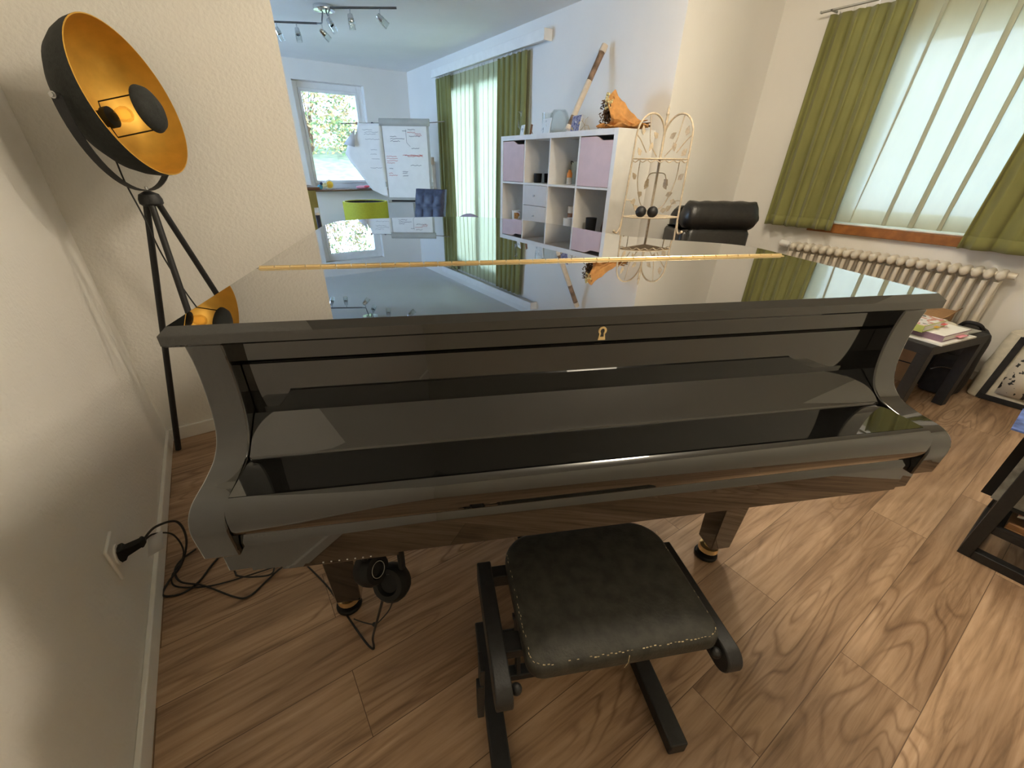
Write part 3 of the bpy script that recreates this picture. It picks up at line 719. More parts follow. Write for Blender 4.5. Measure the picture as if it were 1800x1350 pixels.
card('grass_print', 'card with black ink grass strokes before clear glass vase', 3.26, 2.60, .17, .115, 'printgrass', border=.004, ry=-.25)
card('village_postcard', 'purple and ochre village postcard beside the rainstick', 2.86, 2.575, .145, .11, 'printcard', border=.003, ry=-.25)
v = thing('bud_vase', 'narrow twisted clear glass vase in front of right balcony curtain', 'vase', (2.66, 3.72, ZT))
build('body', B().loft([[(.020 * s * math.cos(a + k * .25), .020 * s * math.sin(a + k * .25), .02 * k) for a in (0, PI / 2, PI, 1.5 * PI)] for k, s in enumerate((1, 1, .9, .85, .8, .8, .85, .9, 1, 1.1, 1.15))]), 'glassware', v, flat=True)
v = thing('glass_bowl', 'rounded clear glass bowl standing behind grass print', 'glassware', (2.70, 3.20, ZT))
build('body', B().lathe([(.001, 0), (.055, 0), (.085, .05), (.088, .10), (.07, .155), (.05, .175), (.047, .17), (.064, .15), (.082, .10), (.08, .055), (.05, .006), (.001, .006)], (0, 0, 0), 28, caps=False), 'glassware', v)
v = thing('glass_tumbler', 'tall clear glass tumbler standing behind grass print, left of glass bowl', 'glassware', (2.71, 3.37, ZT))
build('body', B().lathe([(.001, 0), (.04, 0), (.05, .165), (.047, .165), (.037, .006), (.001, .006)], (0, 0, 0), 24, caps=False), 'glassware', v)
# rainstick
rs = thing('rainstick', 'brown bark rainstick with pale end leaning on wall', 'rainstick', (0, 0, 0))
p0, p1 = Vector((2.60, 2.965, ZT + .022)), Vector((2.868, 2.92, 2.035))
dr = (p1 - p0).normalized()
build('tube', B().tube([p0 + dr * .02, p0 + dr * .2, p0 + dr * .42, p1 - dr * .05], [.021, .022, .022, .023], 14), 'bark', rs)
build('end_cap', B().tube([p1 - dr * .05, p1], .026, 14), 'birch', rs)
build('foot_cap', B().tube([p0, p0 + dr * .03], .023, 14), 'birch', rs)
build('pale_wrap', B().tube([p0 + dr * .10, p0 + dr * .36], .0232, 14), 'birch', rs)
# dried bouquet lying on the shelf
bq = thing('dried_bouquet', 'dried flower bouquet in orange paper lying on shelf top', 'bouquet', (2.68, 2.475, ZT), math.radians(38))
wrp = B(); rings = []
for k in range(11):
    s = k / 10; y = -.16 + .25 * s; R1 = .025 + .085 * (max(0, s - .25) / .75) ** 1.1
    cz1 = .03 + .115 * max(0, s - .2) ** 1.2
    rings.append([(R1 * (1 + .10 * math.sin(5 * a + k)) * math.cos(a), y + .02 * math.sin(3 * a), max(.003, cz1 + R1 * (1 + .10 * math.sin(4 * a + 2 * k)) * math.sin(a))) for a in [2 * PI * i / 28 for i in range(28)]])
wrp.loft(rings, True, False)
build('wrapping', wrp, 'kraft', bq, angle=20, solid=.002)
skirt = B().grid(lambda u, v2: (-.10 + .17 * u + .025 * math.sin(9 * v2), -.19 + .36 * v2, .006 + .030 * math.sin(6 * u + 9 * v2) ** 2 * (.4 + abs(u - .4)) + .02 * abs(u - .4)), 10, 14)
build('paper_skirt', skirt, 'kraft', bq, angle=20, solid=.0015)
fl = B(); br = B(); rnd = random.Random(11)
for i in range(170):
    a = rnd.uniform(0, 2 * PI); r = .085 * math.sqrt(rnd.random()); p = Vector((r * math.cos(a) - .02, .075 + rnd.uniform(0, .05), .13 + r * math.sin(a)))
    (fl if p.z > .115 else br).ball(p, rnd.uniform(.005, .010), 6, m=None)
for i in range(130):
    a = rnd.uniform(0, 2 * PI); r = .10 * math.sqrt(rnd.random()); p = Vector((r * math.cos(a) - .03, .07 + rnd.uniform(-.01, .07), .09 + r * .9 * math.sin(a)))
    if p.z < .036: p.z = .036
    d = Vector((rnd.uniform(-1, 1), rnd.uniform(0, 1), rnd.uniform(-1, 1))).normalized(); e = d.orthogonal()
    br.add([p, p + d * .014 + e * .006, p + d * .03, p + d * .014 - e * .006], [(0, 1, 2, 3)])
build('flower_heads', fl, 'seed', bq, merge=False); build('dried_leaves', br, 'brownp', bq, merge=False)
stm = B()
for i in range(9): stm.tube([(.01 * math.cos(i), -.14, .03 + .01 * math.sin(i)), (.03 * math.cos(i * 2), -.20, .025 + .015 * math.sin(i * 2))], .003, 6)
build('stems', stm, 'brownp', bq)
tw = thing('wire_ornament', 'small pale wire ornament left of the orange bouquet', 'ornament', (2.60, 2.765, ZT))
wb = B()
for P in ([(0, -.05, .002), (0, -.03, .035), (0, .01, .04), (0, .05, .008)], [(0, .01, .04), (0, .035, .065), (0, .03, .085)], [(0, .01, .04), (0, .0, .075), (0, -.02, .09)], [(0, .035, .065), (0, .055, .075), (0, .05, .09)], [(0, -.03, .035), (.02, -.035, .002)], [(0, .01, .04), (.02, .02, .002)]):
    wb.tube(P, .0025, 6)
build('wire', wb, 'cream', tw)

# ------------------------------------------------------------------ etagere
et = thing('iron_etagere', 'cream wrought iron corner shelf stand with leaf tendrils', 'shelf stand')
Sp = Vector((2.505, 1.95, 0)); L = Vector((2.225, 1.93, 0)); R = Vector((2.505, 1.745, 0))
dl = L - Sp; dr_ = R - Sp
def wing(d, q):  # frame tube of one wing: post up, arch, back to spine
    W1 = lambda s, z: Sp + d * s + Vector((0, 0, z))
    pts = [W1(1.12, .02), W1(1.10, .60), W1(1.06, .95), W1(1.0, 1.27), W1(.98, 1.38)]
    for k in range(1, 9):
        a = PI * .5 * k / 8; pts.append(W1(.5 + .48 * math.cos(2 * a) if False else .5 + .48 * math.cos(2 * a), 1.40 + .115 * math.sin(2 * a) if k < 8 else 1.44))
    return pts
def arch(d):
    W1 = lambda s, z: Sp + d * s + Vector((0, 0, z))
    pts = [W1(1.12, .004), W1(1.10, .60), W1(1.06, .95), W1(1.0, 1.27), W1(.98, 1.39)]
    for k in range(1, 9):
        a = PI * k / 8; pts.append(W1(.49 + .49 * math.cos(a), 1.39 + .12 * math.sin(a)))
    return pts
fb = B()
for d in (dl, dr_): fb.tube(spline(arch(d), 5), .0055, 8)
fb.tube([Sp + Vector((0, 0, .004)), Sp + Vector((0, 0, 1.50))], .008, 8)
build('frame', fb, 'cream', et)
build('finial', B().lathe([(.001, 1.50), (.006, 1.50), (.011, 1.515), (.005, 1.53), (.007, 1.54), (.001, 1.56)], Sp, 12), 'cream', et)
def quarter(z, s):
    a, c = dl * s, dr_ * s
    rim = [Sp + a * math.cos(PI / 2 * i / 14) + c * math.sin(PI / 2 * i / 14) * 1.0 + Vector((0, 0, z)) for i in range(15)]
    o = build('shelf', B().prism([(Sp.x, Sp.y)] + [(p.x, p.y) for p in rim], 'z', z - .003, z), 'cream', et)
    build('rail', B().tube([Sp + Vector((0, 0, z + .0))] + rim + [Sp + Vector((0, 0, z))], .0045, 6), 'cream', o)
    if z > 1.1:
        build('scroll_edge', B().tube(spline([p + Vector((0, 0, -.012 + .006 * (-1) ** i)) for i, p in enumerate(rim)], 4), .003, 6), 'cream', o)
quarter(1.275, 1.0); quarter(.955, 1.06); quarter(.55, 1.10); quarter(.12, 1.12)
def tendril(d, pts, leaves):
    W1 = lambda s, z: Sp + d * s + Vector((0, 0, z))
    out = B().tube(spline([W1(*p) for p in pts], 6), .003, 6)
    nrm2 = Vector((-d.y, d.x, 0)).normalized()
    for s, z, a in leaves:
        c = W1(s, z); dd = (d.normalized() * math.cos(a) + Vector((0, 0, 1)) * math.sin(a)); ee = d.normalized() * -math.sin(a) + Vector((0, 0, 1)) * math.cos(a)
        P = [c - dd * .022, c - dd * .005 + ee * .017 + nrm2 * .004, c + dd * .012 + ee * .012, c + dd * .03, c + dd * .012 - ee * .012, c - dd * .005 - ee * .017 + nrm2 * .004]
        out.add(P + [p + nrm2 * .002 for p in P], [(0, 1, 2, 3, 4, 5), (11, 10, 9, 8, 7, 6)] + [(i, (i + 1) % 6, 6 + (i + 1) % 6, 6 + i) for i in range(6)])
    return out
for d in (dl, dr_):
    build('tendril', tendril(d, [(.15, 1.29), (.45, 1.36), (.55, 1.45), (.60, 1.505)], [(.3, 1.40, .6), (.78, 1.42, 1.4), (.42, 1.345, -1.2), (.80, 1.31, .9)]), 'cream', et, merge=False)
    build('tendril', tendril(d, [(.97, 1.40), (.8, 1.37), (.55, 1.31)], []), 'cream', et, merge=False)
    build('tendril', tendril(d, [(.08, .97), (.45, 1.02), (.70, 1.15), (.72, 1.27)], [(.55, 1.08, .4), (.85, 1.18, .8), (.35, 1.13, -.9), (.45, .985, .3), (.75, 1.04, -.3)]), 'cream', et, merge=False)
    build('tendril', tendril(d, [(.05, 1.20), (.3, 1.19), (.42, 1.12)], [(.36, 1.15, -.8)]), 'cream', et, merge=False)
    build('tendril', tendril(d, [(1.03, 1.05), (.8, 1.04), (.6, .98)], [(.62, 1.0, .5)]), 'cream', et, merge=False)
    W1 = lambda s, z: Sp + d * s + Vector((0, 0, z))
    oo = build('curl', B().tube(spline([W1(1.07, .93), W1(1.10, .89), W1(1.18, .86), W1(1.28, .868)], 5), .006, 8).ball(W1(1.29, .872), .009, 10), 'cream', et)
for i, (p, lb) in enumerate((((2.27, 1.84), 'black ball ornament on iron stand, left of two touching'), ((2.325, 1.795), 'black ball ornament on iron stand, right of two touching'))):
    o = thing('ball_ornament', lb, 'ornament', (p[0], p[1], .9555))
    build('ball', B().ball((0, 0, .033), .033, 20), 'blackm', o)
    build('opening', B().lathe([(.009, .0645), (.009, .0665), (.006, .0665), (.006, .063)], (0, 0, 0), 14, caps=False), 'steel', o)

# ------------------------------------------------------------------ armchair
ac = thing('leather_armchair', 'black leather armchair with rolled headrest behind the piano', 'armchair', (3.13, 1.84, 0), math.atan2(-.285, .42))
# local x along width (to the right seen from the room), local -y faces the piano
def soft(rings): return B().loft(rings)
def roll(cx, cyy, cz1, lx, ry, rz, k=20, seed=0):
    rnd = random.Random(seed); rings = []
    for i in range(17):
        s = -1 + 2 * i / 16; e = (1 - abs(s) ** 6) ** .35 if abs(s) < 1 else 0
        pr = .80 + .20 * e if abs(s) > .8 else 1
        if abs(s) == 1: pr = .62
        wob = .06 if abs(s) > .6 else .02
        rings.append([(cx + lx * s + .006 * math.sin(3 * a + i), cyy + ry * pr * (1 + wob * math.sin(5 * a + i * 2.2)) * math.cos(a), cz1 + rz * pr * (1 + wob * math.sin(4 * a + i * 1.7)) * math.sin(a)) for a in [2 * PI * j / k for j in range(k)]])
    return B().loft(rings)
build('headrest', roll(0, -.02, .922, .262, .09, .102, seed=2), 'leather', ac, angle=80)
def cushion(x0, x1, y0, y1, z0, z1, r, lean=0):
    rings = []
    for k, (zz, ins) in enumerate(((z0, r), (z0 + r * .4, r * .25), (z0 + r, 0), (z1 - r, 0), (z1 - r * .4, r * .25), (z1, r))):
        rings.append([(p[0], p[1] + lean * (zz - z0), p[2]) for p in rr(x0 + ins, x1 - ins, y0 + ins, y1 - ins, r, zz)])
    return B().loft(rings)
build('back_cushion', cushion(-.235, .235, -.11, .04, .45, .855, .045, .06), 'leather', ac, angle=80)
build('backrest', cushion(-.285, .20, .02, .16, .30, .975, .06, .08), 'leather', ac, angle=80)
build('seat', cushion(-.26, .26, -.55, -.08, .28, .47, .05), 'leather', ac, angle=80)
for sg in (-1, 1):
    build('armrest', cushion(sg * .34 - .07, sg * .34 + .07, -.55, .06, .20, .62, .05) if sg > 0 else cushion(-.36, -.29, -.30, .05, .20, .86, .03), 'leather', ac, angle=80)
build('base', B().lathe([(.001, 0), (.28, 0), (.28, .03), (.06, .05), (.04, .08), (.04, .28), (.001, .28)], (0, -.22, 0), 28), 'blackm', ac)
seam = B()
for i in range(5): seam.tube(spline([(.06 + .03 * math.cos(i), -.113, .80 - .02 * i), (.08 + .02 * math.sin(3 * i), -.116, .76 - .02 * i), (.07, -.112, .70 - .02 * i)], 4), .002, 5)
build('crease', seam, 'leather', ac)

# ------------------------------------------------------------------ radiator (window wall)
rd = thing('ribbed_radiator', 'cream cast iron column radiator beneath the oak window sill', 'radiator', (X2 - .075, 0, 0))
n = 23; ys, ye = 1.605, .425; pz = .715
colm = B()
first = None
for i in range(n):
    y = ys + (ye - ys) * i / (n - 1)
    if first is None:
        cb2 = B()
        for dx in (-.042, .042):
            cb2.tube([(dx, 0, .13), (dx, 0, .64)], .0135, 10)
        for zc in (.10, .68):
            cb2.loft([[(dx2, q3 * .0235 * math.cos(a), zc + q3 * .030 * math.sin(a)) for a in [2 * PI * k / 12 for k in range(12)]] for dx2, q3 in ((-.063, .25), (-.060, .62), (-.053, .88), (-.042, 1), (.042, 1), (.053, .88), (.060, .62), (.063, .25))])
        first = build('column', cb2, 'radiator', rd, bevel=0, angle=50); first.location = (0, y, 0)
    else:
        c = first.copy(); C.objects.link(c); c.parent = rd; c.location = (0, y, 0)
build('manifold', B().tube([(0, ys + .03, .68), (0, ye - .03, .68)], .016, 10).tube([(0, ys + .03, .10), (0, ye - .03, .10)], .016, 10), 'radiator', rd)
build('end_plug', B().tube([(0, ye - .02, .68), (0, ye - .06, .68)], .020, 12), 'radiator', rd)
v = build('valve', B().tube([(0, ys + .02, .685), (0, ys + .05, .685)], .012, 10).tube([(0, ys + .045, .685), (0, ys + .055, .685), (0, ys + .115, .688), (0, ys + .125, .688)], [.018, .026, .024, .015], 14), 'white', rd)
build('pipe', B().tube([(0, ys + .035, .685), (0, ys + .035, 0)], .009, 10), 'radiator', rd)
build('foot', B().box(-.02, .02, ys - .01, ys + .01, 0, .08).box(-.02, .02, ye - .01, ye + .01, 0, .08), 'radiator', rd)

# ------------------------------------------------------------------ curtains
def curtain(name, label, x, y0, y1, z0, z1, amp, waves, m, seed, hem=True, top_squeeze=.9, group=None, thick=.004, sharp=1.0, over=0):
    rnd = random.Random(seed); ph = [rnd.uniform(0, 2 * PI) for _ in range(6)]
    def fn(u, v):
        z = z0 + (z1 - z0) * v
        w = u + .018 * math.sin(2 * PI * u * 2 + ph[0]) * (1 - v)
        ym = (y0 + y1) / 2
        y = ym + (y0 + (y1 - y0) * u - ym) * (1 - (1 - top_squeeze) * v)
        s = math.sin(2 * PI * waves * w + ph[1] + .5 * math.sin(2 * PI * 1.3 * u + ph[2]) + .25 * math.sin(2.2 * v + ph[3]))
        s = math.copysign(abs(s) ** sharp, s)
        s2 = math.sin(2 * PI * waves * 1.9 * w + ph[4])
        if over: y += over * math.sin(2 * PI * waves * w + ph[1] + .5 * math.sin(2 * PI * 1.3 * u + ph[2]) + 1.2 + .25 * math.sin(2.2 * v + ph[3]))
        return (x + amp * (.6 + .4 * (1 - v)) * s + amp * .28 * s2, y + .25 * amp * s2, z)
    o = thing(name, label, 'curtain', (0, 0, 0), 0, group)
    build('panel', B().grid(fn, int(waves * 16), 16), m, o, solid=thick, angle=180)
    if hem:
        build('hem', B().grid(lambda u, v: tuple(Vector(fn(u, v * .055)) + Vector((-.0035, 0, 0))), int(waves * 16), 2), m, o, solid=thick, angle=180)
    nh = int(abs(y1 - y0) / .10) + 2
    g0 = build('glider', B().box(-.003, .003, -.006, .006, -.002, .018), 'white', o)
    for i in range(nh):
        p = fn((i + .5) / nh, 1); g = g0 if i == 0 else g0.copy()
        if i: C.objects.link(g)
        g.parent = o; g.location = (p[0], p[1], z1)
    return o
gw = 'green velvet curtains'
curtain('green_curtain', 'green velvet curtain left of the radiator window', 3.935, 1.875, 1.385, .822, 2.150, .022, 5.0, 'curtain', 1, top_squeeze=.95, group=gw)
curtain('green_curtain', 'green velvet curtain cut by the right picture edge', 3.92, .675, -.15, .805, 2.150, .026, 6.0, 'curtain', 2, group=gw)
curtain('sheer_curtain', 'white sheer curtain glowing in front of radiator window', 4.00, 1.56, .02, .885, 2.160, .012, 8.5, 'sheer', 3, hem=False, thick=0, sharp=.8, over=.045, group='sheer curtains')
curtain('green_curtain', 'green velvet curtain at left end of balcony window', 2.858, 5.90, 5.43, .015, 2.165, .015, 5.0, 'curtain', 4, group=gw)
curtain('green_curtain', 'green velvet curtain between the balcony sheer and cube shelf', 2.858, 4.42, 3.89, .015, 2.160, .015, 5.5, 'curtain', 5, group=gw)
curtain('sheer_curtain', 'yellow-green sheer curtain across the balcony window', 2.903, 5.80, 3.83, .02, 2.165, .007, 17, 'sheerg', 6, hem=False, thick=0, sharp=.7, over=.026, group='sheer curtains')
pel = thing('curtain_pelmet', 'long white curtain pelmet box above the balcony window', 'pelmet', (X1, 3.63, 2.18))
build('front_board', B().box(-.092, -.080, 0, 2.29, 0, .082), 'trim', pel, bevel=.002)
build('end_board', B().box(-.080, 0, 0, .012, 0, .082), 'trim', pel, bevel=.002)
build('top_board', B().box(-.080, 0, .012, 2.29, .070, .082), 'trim', pel, bevel=.002)
build('rail', B().box(-.060, -.035, .03, 2.27, .006, .07), 'white', pel)
rl = thing('curtain_rail', 'slim pale curtain rail above the radiator window', 'curtain rail', (3.935, 0, 2.168))
build('track', B().box(-.012, .012, -.3, 1.93, .004, .014).box(-.012, .113, 1.86, 1.875, .004, .014), 'grey', rl, bevel=.002)
build('end_cap', B().box(-.014, .014, 1.931, 1.939, .002, .016), 'grey', rl, bevel=.002)

# ------------------------------------------------------------------ dining end
# flipchart
fc0, fc1 = Vector((2.08, 5.87, 0)), Vector((2.575, 5.545, 0))
ex = (fc1 - fc0).normalized(); wfc = (fc1 - fc0).length; ny = Vector((ex.y, -ex.x, 0))  # towards the room
FM = frame(fc0, ex, -ny, (0, 0, 1))
fc = thing('flipchart', 'grey flipchart easel with handwritten sheets near garden window', 'flipchart')
lean = Matrix.Shear('XZ', 4, (0, 0)) if False else Matrix.Identity(4)
def FB(): return B()
build('board', B().box(0, wfc, 0, .02, .785, 1.70, FM), 'grey', fc, bevel=.003)
build('clamp', B().tube([FM @ Vector((-.012, -.012, 1.675)), FM @ Vector((wfc + .012, -.012, 1.675))], .040, 14), 'grey', fc)
build('sheet', B().box(.012, wfc - .028, -.006, -.001, .835, 1.66, FM), 'paper', fc)
tr = build('pen_tray', B().box(0, wfc, -.055, 0, .775, .815, FM), 'grey', fc, bevel=.004)
build('slot', B().box(.05, wfc - .06, -.0565, -.055, .786, .806, FM), 'black', tr)
rb = B(); bb2 = B(); rnd = random.Random(21)
def scrawl(bb, x, z, w, h=.012, wig=16):
    P = [FM @ Vector((x + w * i / wig, -.0075, z + h * rnd.uniform(-.5, .5))) for i in range(wig + 1)]
    for i in range(wig):
        a, c = P[i], P[i + 1]; bb.add([a + Vector((0, 0, .0022)), c + Vector((0, 0, .0022)), c - Vector((0, 0, .0022)), a - Vector((0, 0, .0022))], [(0, 1, 2, 3)])
for x, zz, w2 in ((.03, 1.31, .13), (.03, 1.285, .14), (.03, 1.26, .14), (.03, 1.235, .10), (.24, 1.325, .26), (.27, 1.318, .22), (.30, 1.312, .20), (.41, 1.555, .08), (.42, 1.54, .08), (.04, 1.12, .05), (.04, 1.095, .11), (.32, 1.57, .10)): scrawl(rb, x, zz, w2)
for x, zz, w2 in ((.10, 1.525, .08), (.10, 1.50, .18), (.10, 1.475, .12), (.26, 1.585, .05), (.33, 1.60, .09), (.34, 1.53, .14), (.33, 1.21, .14), (.05, 1.175, .05), (.22, 1.14, .07), (.22, 1.12, .06), (.22, 1.09, .07), (.36, 1.40, .10)): scrawl(bb2, x, zz, w2, .010)
P = [FM @ Vector((.305, -.0075, 1.60 - .02 * i)) for i in range(8)] + [FM @ Vector((.31 + .012 * i, -.0075, 1.455 - .012 * i)) for i in range(4)]
bb2.tube(P, .0015, 4)
build('red_writing', rb, 'inkr', fc, merge=False, flat=True); build('dark_writing', bb2, 'inkb', fc, merge=False, flat=True)
armb = build('side_arm', B().tube([FM @ Vector((-.50, .01, 1.655)), FM @ Vector((0, .01, 1.668))], .006, 8), 'steel', fc)
build('side_arm', B().tube([FM @ Vector((wfc, .01, 1.675)), FM @ Vector((wfc + .20, .03, 1.69))], .006, 8), 'steel', fc)
for x, m in ((-.295, 'brownm'), (-.105, 'inkb')): build('magnet', B().tube([FM @ Vector((x, -.006, 1.658)), FM @ Vector((x, .002, 1.658))], .016, 14), m, armb)
SH = [(-.30, 1.665), (-.28, 1.655), (0, 1.67), (0, .84), (-.20, .95), (-.33, 1.20), (-.47, 1.43)]
def shf(u, v):
    z = .84 + (1.66 - .84) * v
    xl = [-.02, -.20, -.255, -.31, -.365, -.43, -.475, -.44, -.36, -.30, -.285]
    k = v * 10; i = min(9, int(k)); e = k - i; x0 = xl[i] * (1 - e) + xl[i + 1] * e
    x = x0 * (1 - u)
    return tuple(FM @ Vector((x, -.012 - .05 * (1 - u) ** 2 * math.sin(PI * v), z + .0)))
sh = build('hanging_sheet', B().grid(shf, 8, 20), 'paper', fc, angle=180, solid=.0008)
build('folded_corner', B().add([tuple(FM @ Vector(p)) for p in ((-.315, -.055, 1.60), (-.475, -.075, 1.435), (-.34, -.075, 1.405))], [(0, 1, 2)]), 'greypaper', sh, solid=.0008)
lb3 = B()
for x, zz, w2 in ((-.22, 1.59, .12), (-.20, 1.565, .17), (-.21, 1.545, .15), (-.2, 1.49, .18), (-.15, 1.38, .08), (-.16, 1.33, .08), (-.15, 1.28, .10), (-.18, 1.18, .15)):
    P = [FM @ Vector((x + w2 * i / 14, -.0655 * ((-x) / .35) ** 1.0 - .022, zz + .010 * rnd.uniform(-.5, .5))) for i in range(15)]
    for i in range(14):
        a, c = P[i], P[i + 1]; lb3.add([a + Vector((0, 0, .0013)), c + Vector((0, 0, .0013)), c - Vector((0, 0, .0013)), a - Vector((0, 0, .0013))], [(0, 1, 2, 3)])
build('dark_writing', lb3, 'inkb', sh, merge=False, flat=True)
build('post', B().tube([FM @ Vector((wfc * .55, .05, 1.2)), FM @ Vector((wfc * .55, .06, .05))], .016, 10), 'grey', fc)
for k in range(5):
    a = 2 * PI * k / 5; c = FM @ Vector((wfc * .55, .06, 0))
    build('foot', B().tube([c + Vector((0, 0, .07)), c + Vector((.32 * math.cos(a), .32 * math.sin(a), .03))], [.018, .012], 8).ball(c + Vector((.32 * math.cos(a), .32 * math.sin(a), .0205)), .0195, 10), 'grey', fc)
for x in (-.012, wfc + .012): build('side_clip', B().tube([FM @ Vector((x, -.01, 1.02)), FM @ Vector((x, -.01, .96))], .010, 8), 'grey', fc)

# lime drum
tc = thing('round_tub', 'lime green round tub with black inside near garden window', 'tub', (1.77, 5.92, 0))
build('shell', B().lathe([(.27, .0), (.28, .05), (.285, .786), (.280, .795), (.262, .795), (.258, .786), (.25, .05)], (0, 0, 0), 48, caps=False), 'lime', tc, angle=60)
build('lining', B().lathe([(.2575, .785), (.2485, .06), (.001, .055)], (0, 0, 0), 40, caps=False), 'blackcloth', tc, angle=60)
# tufted chair
tf = thing('tufted_chair', 'navy button-tufted dining chair before left balcony curtain', 'chair', (2.22, 4.93, 0), math.radians(-58))
def tuft(u, v):
    x = -.205 + .41 * u; zz = .50 + .47 * v
    dx = min(abs((u * 3) % 1 - .0), abs(1 - (u * 3) % 1)); dzz = min(abs((v * 4) % 1), abs(1 - (v * 4) % 1))
    bul = .018 * (abs(math.sin(PI * u * 3)) ** .5) * (abs(math.sin(PI * v * 3.2)) ** .5)
    edge = .03 * (max(abs(2 * u - 1), abs(2 * v - 1)) ** 10)
    return (x, -.03 - bul + edge + .10 * (v - .3), zz)
tb = B().grid(tuft, 30, 32)
tb.grid(lambda u, v: (-.205 + .41 * (1 - u), .04 + .10 * (v - .3), .50 + .47 * v), 6, 6)
tb.grid(lambda u, v: (-.205 + .41 * u, -.0 + .04 * v + .07, .97), 6, 2)
tb.grid(lambda u, v: (-.205, .0 + .04 * v + .10 * (u - .3), .50 + .47 * u), 6, 2); tb.grid(lambda u, v: (.205, .0 + .04 * v + .10 * (u - .3), .50 + .47 * u), 6, 2)
build('backrest', tb, 'navy', tf, angle=60)
build('seat', cushion(-.21, .21, -.42, .03, .42, .52, .035), 'navy', tf, angle=70)
for sx, sy in ((-1, -1), (1, -1), (1, 1), (-1, 1)):
    build('leg', B().tube([(sx * .17, -.20 + sy * .17, .43), (sx * .20, -.20 + sy * .2, 0.004)], .012, 10), 'steel', tf)
# navy chair edge seen at the partition
nc = thing('dining_chair', 'dark navy chair with white top edge beside the partition wall', 'chair', (.70, 3.62, 0), math.radians(79))
build('backrest', B().loft([rr(-.20, .20, -.015, .015, .012, zz) for zz in (.46, .90)]), 'navy', nc, bevel=.003)
build('top_edge', B().loft([rr(-.20, .20, -.016, .016, .012, zz) for zz in (.9005, .918)]), 'white', nc)
build('seat', cushion(-.20, .20, -.42, -.02, .41, .46, .02), 'navy', nc, angle=70)
for sx, sy in ((-1, -1), (1, -1), (1, 1), (-1, 1)): build('leg', B().tube([(sx * .17, -.22 + sy * .17, .415), (sx * .18, -.22 + sy * .185, .004)], .012, 10), 'steel', nc)
# mauve round chair
mc = thing('mauve_chair', 'mauve round-backed chair in front of balcony sheer', 'chair', (2.52, 4.48, 0), math.radians(-60))
def disc(u, v):
    a = 2 * PI * u; r = v
    return (.20 * r * math.cos(a), -.03 * (1 - r ** 3), .55 + .185 * r * math.sin(a))
mb = B().grid(disc, 28, 8); mb.grid(lambda u, v: (.20 * v * math.cos(2 * PI * u), .03, .55 + .185 * v * math.sin(2 * PI * u)), 28, 2); mb.grid(lambda u, v: (.20 * math.cos(2 * PI * u), .03 * v, .55 + .185 * math.sin(2 * PI * u)), 28, 2)
build('backrest', mb, 'mauve', mc, angle=60)
build('seat', B().lathe([(.001, .40), (.20, .40), (.21, .43), (.19, .46), (.001, .465)], (0, -.2, 0), 28), 'mauve', mc)
for sx, sy in ((-1, -1), (1, -1), (1, 1), (-1, 1)): build('leg', B().tube([(sx * .12, -.2 + sy * .12, .40), (sx * .19, -.2 + sy * .19, .004)], .012, 10), 'birch', mc)
# olive cabinet behind the partition
oc = thing('olive_cabinet', 'olive side cabinet with brown top behind the partition wall', 'cabinet', (0, 4.0, 0))
build('body', B().box(.05, .795, 0, .42, .03, 1.035), 'olive', oc, bevel=.003)
build('top', B().box(.03, .83, -.015, .43, 1.036, 1.056), 'walnut', oc, bevel=.003)
build('plinth', B().box(.07, .77, .02, .40, 0, .03), 'walnut', oc)
# tall ribbed radiator by the far corner
pr = thing('tall_radiator', 'tall white ribbed radiator on wall left of balcony curtain', 'radiator', (X1, 6.42, 0))
pb = B()
for i in range(13): pb.box(-.075, -.035, -.36 + .056 * i, -.322 + .056 * i, .12, 1.26)
pb.box(-.070, -.04, -.37, .36, .14, .18).box(-.070, -.04, -.37, .36, 1.20, 1.24)
build('rib_panel', pb, 'white', pr, bevel=.004, merge=False)
build('bracket', B().box(-.04, -.004, -.25, .25, .30, .34), 'white', pr)
bm_ = thing('broom', 'slim pole with beige head leaning beside the tall radiator', 'broom', (2.80, 5.98, 0))
build('pole', B().tube([(0, 0, .02), (.02, .05, 1.22)], .011, 10), 'white', bm_)
build('head', B().tube([(.02, .05, 1.22), (.022, .054, 1.31)], [.030, .032], 12), 'birch', bm_)
# toys on the far sill
zs = .8955
ty = thing('orange_disc_toy', 'round orange and white toy on the garden window sill', 'toy', (1.56, YF - .10, zs))
build('rim', B().tube([(0, .012, .062), (0, -.008, .062)], .062, 24), 'white', ty, bevel=.004); build('disc', B().tube([(0, -.0085, .062), (0, -.016, .062)], .045, 24), 'yellow', ty, bevel=.004)
ty = thing('teal_toy', 'small teal and dark toy figure at left of window sill', 'toy', (1.42, YF - .11, zs))
build('body', B().ball((0, 0, .032), .032, 14, (1.2, 1, 1)), 'teal', ty); build('head', B().ball((.025, 0, .075), .022, 12), 'navy', ty)
ty = thing('pale_yellow_toy', 'pale yellow toy standing near the sill edge', 'toy', (1.485, YF - .125, zs + .036))
build('body', B().ball((0, -.012, .02), .030, 14, (1.2, .4, 1)).tube([(-.02, -.012, .0), (-.03, -.012, -.028)], .008, 8).tube([(.02, -.012, .0), (.035, -.012, -.028)], .008, 8), 'seed', ty)
ty = thing('pink_toy', 'pink and red soft toy lying on right of window sill', 'toy', (2.02, YF - .10, zs))
build('body', B().ball((0, 0, .022), .022, 14, (4.2, 2, 1)), 'pinkp', ty); build('wing', B().ball((.06, -.03, .03), .018, 12, (2.6, 1.2, .9)), 'red', ty)
build('tail', B().tube(spline([(.10, 0, .03), (.12, 0, .07), (.105, 0, .10)], 5), .004, 8), 'black', ty)

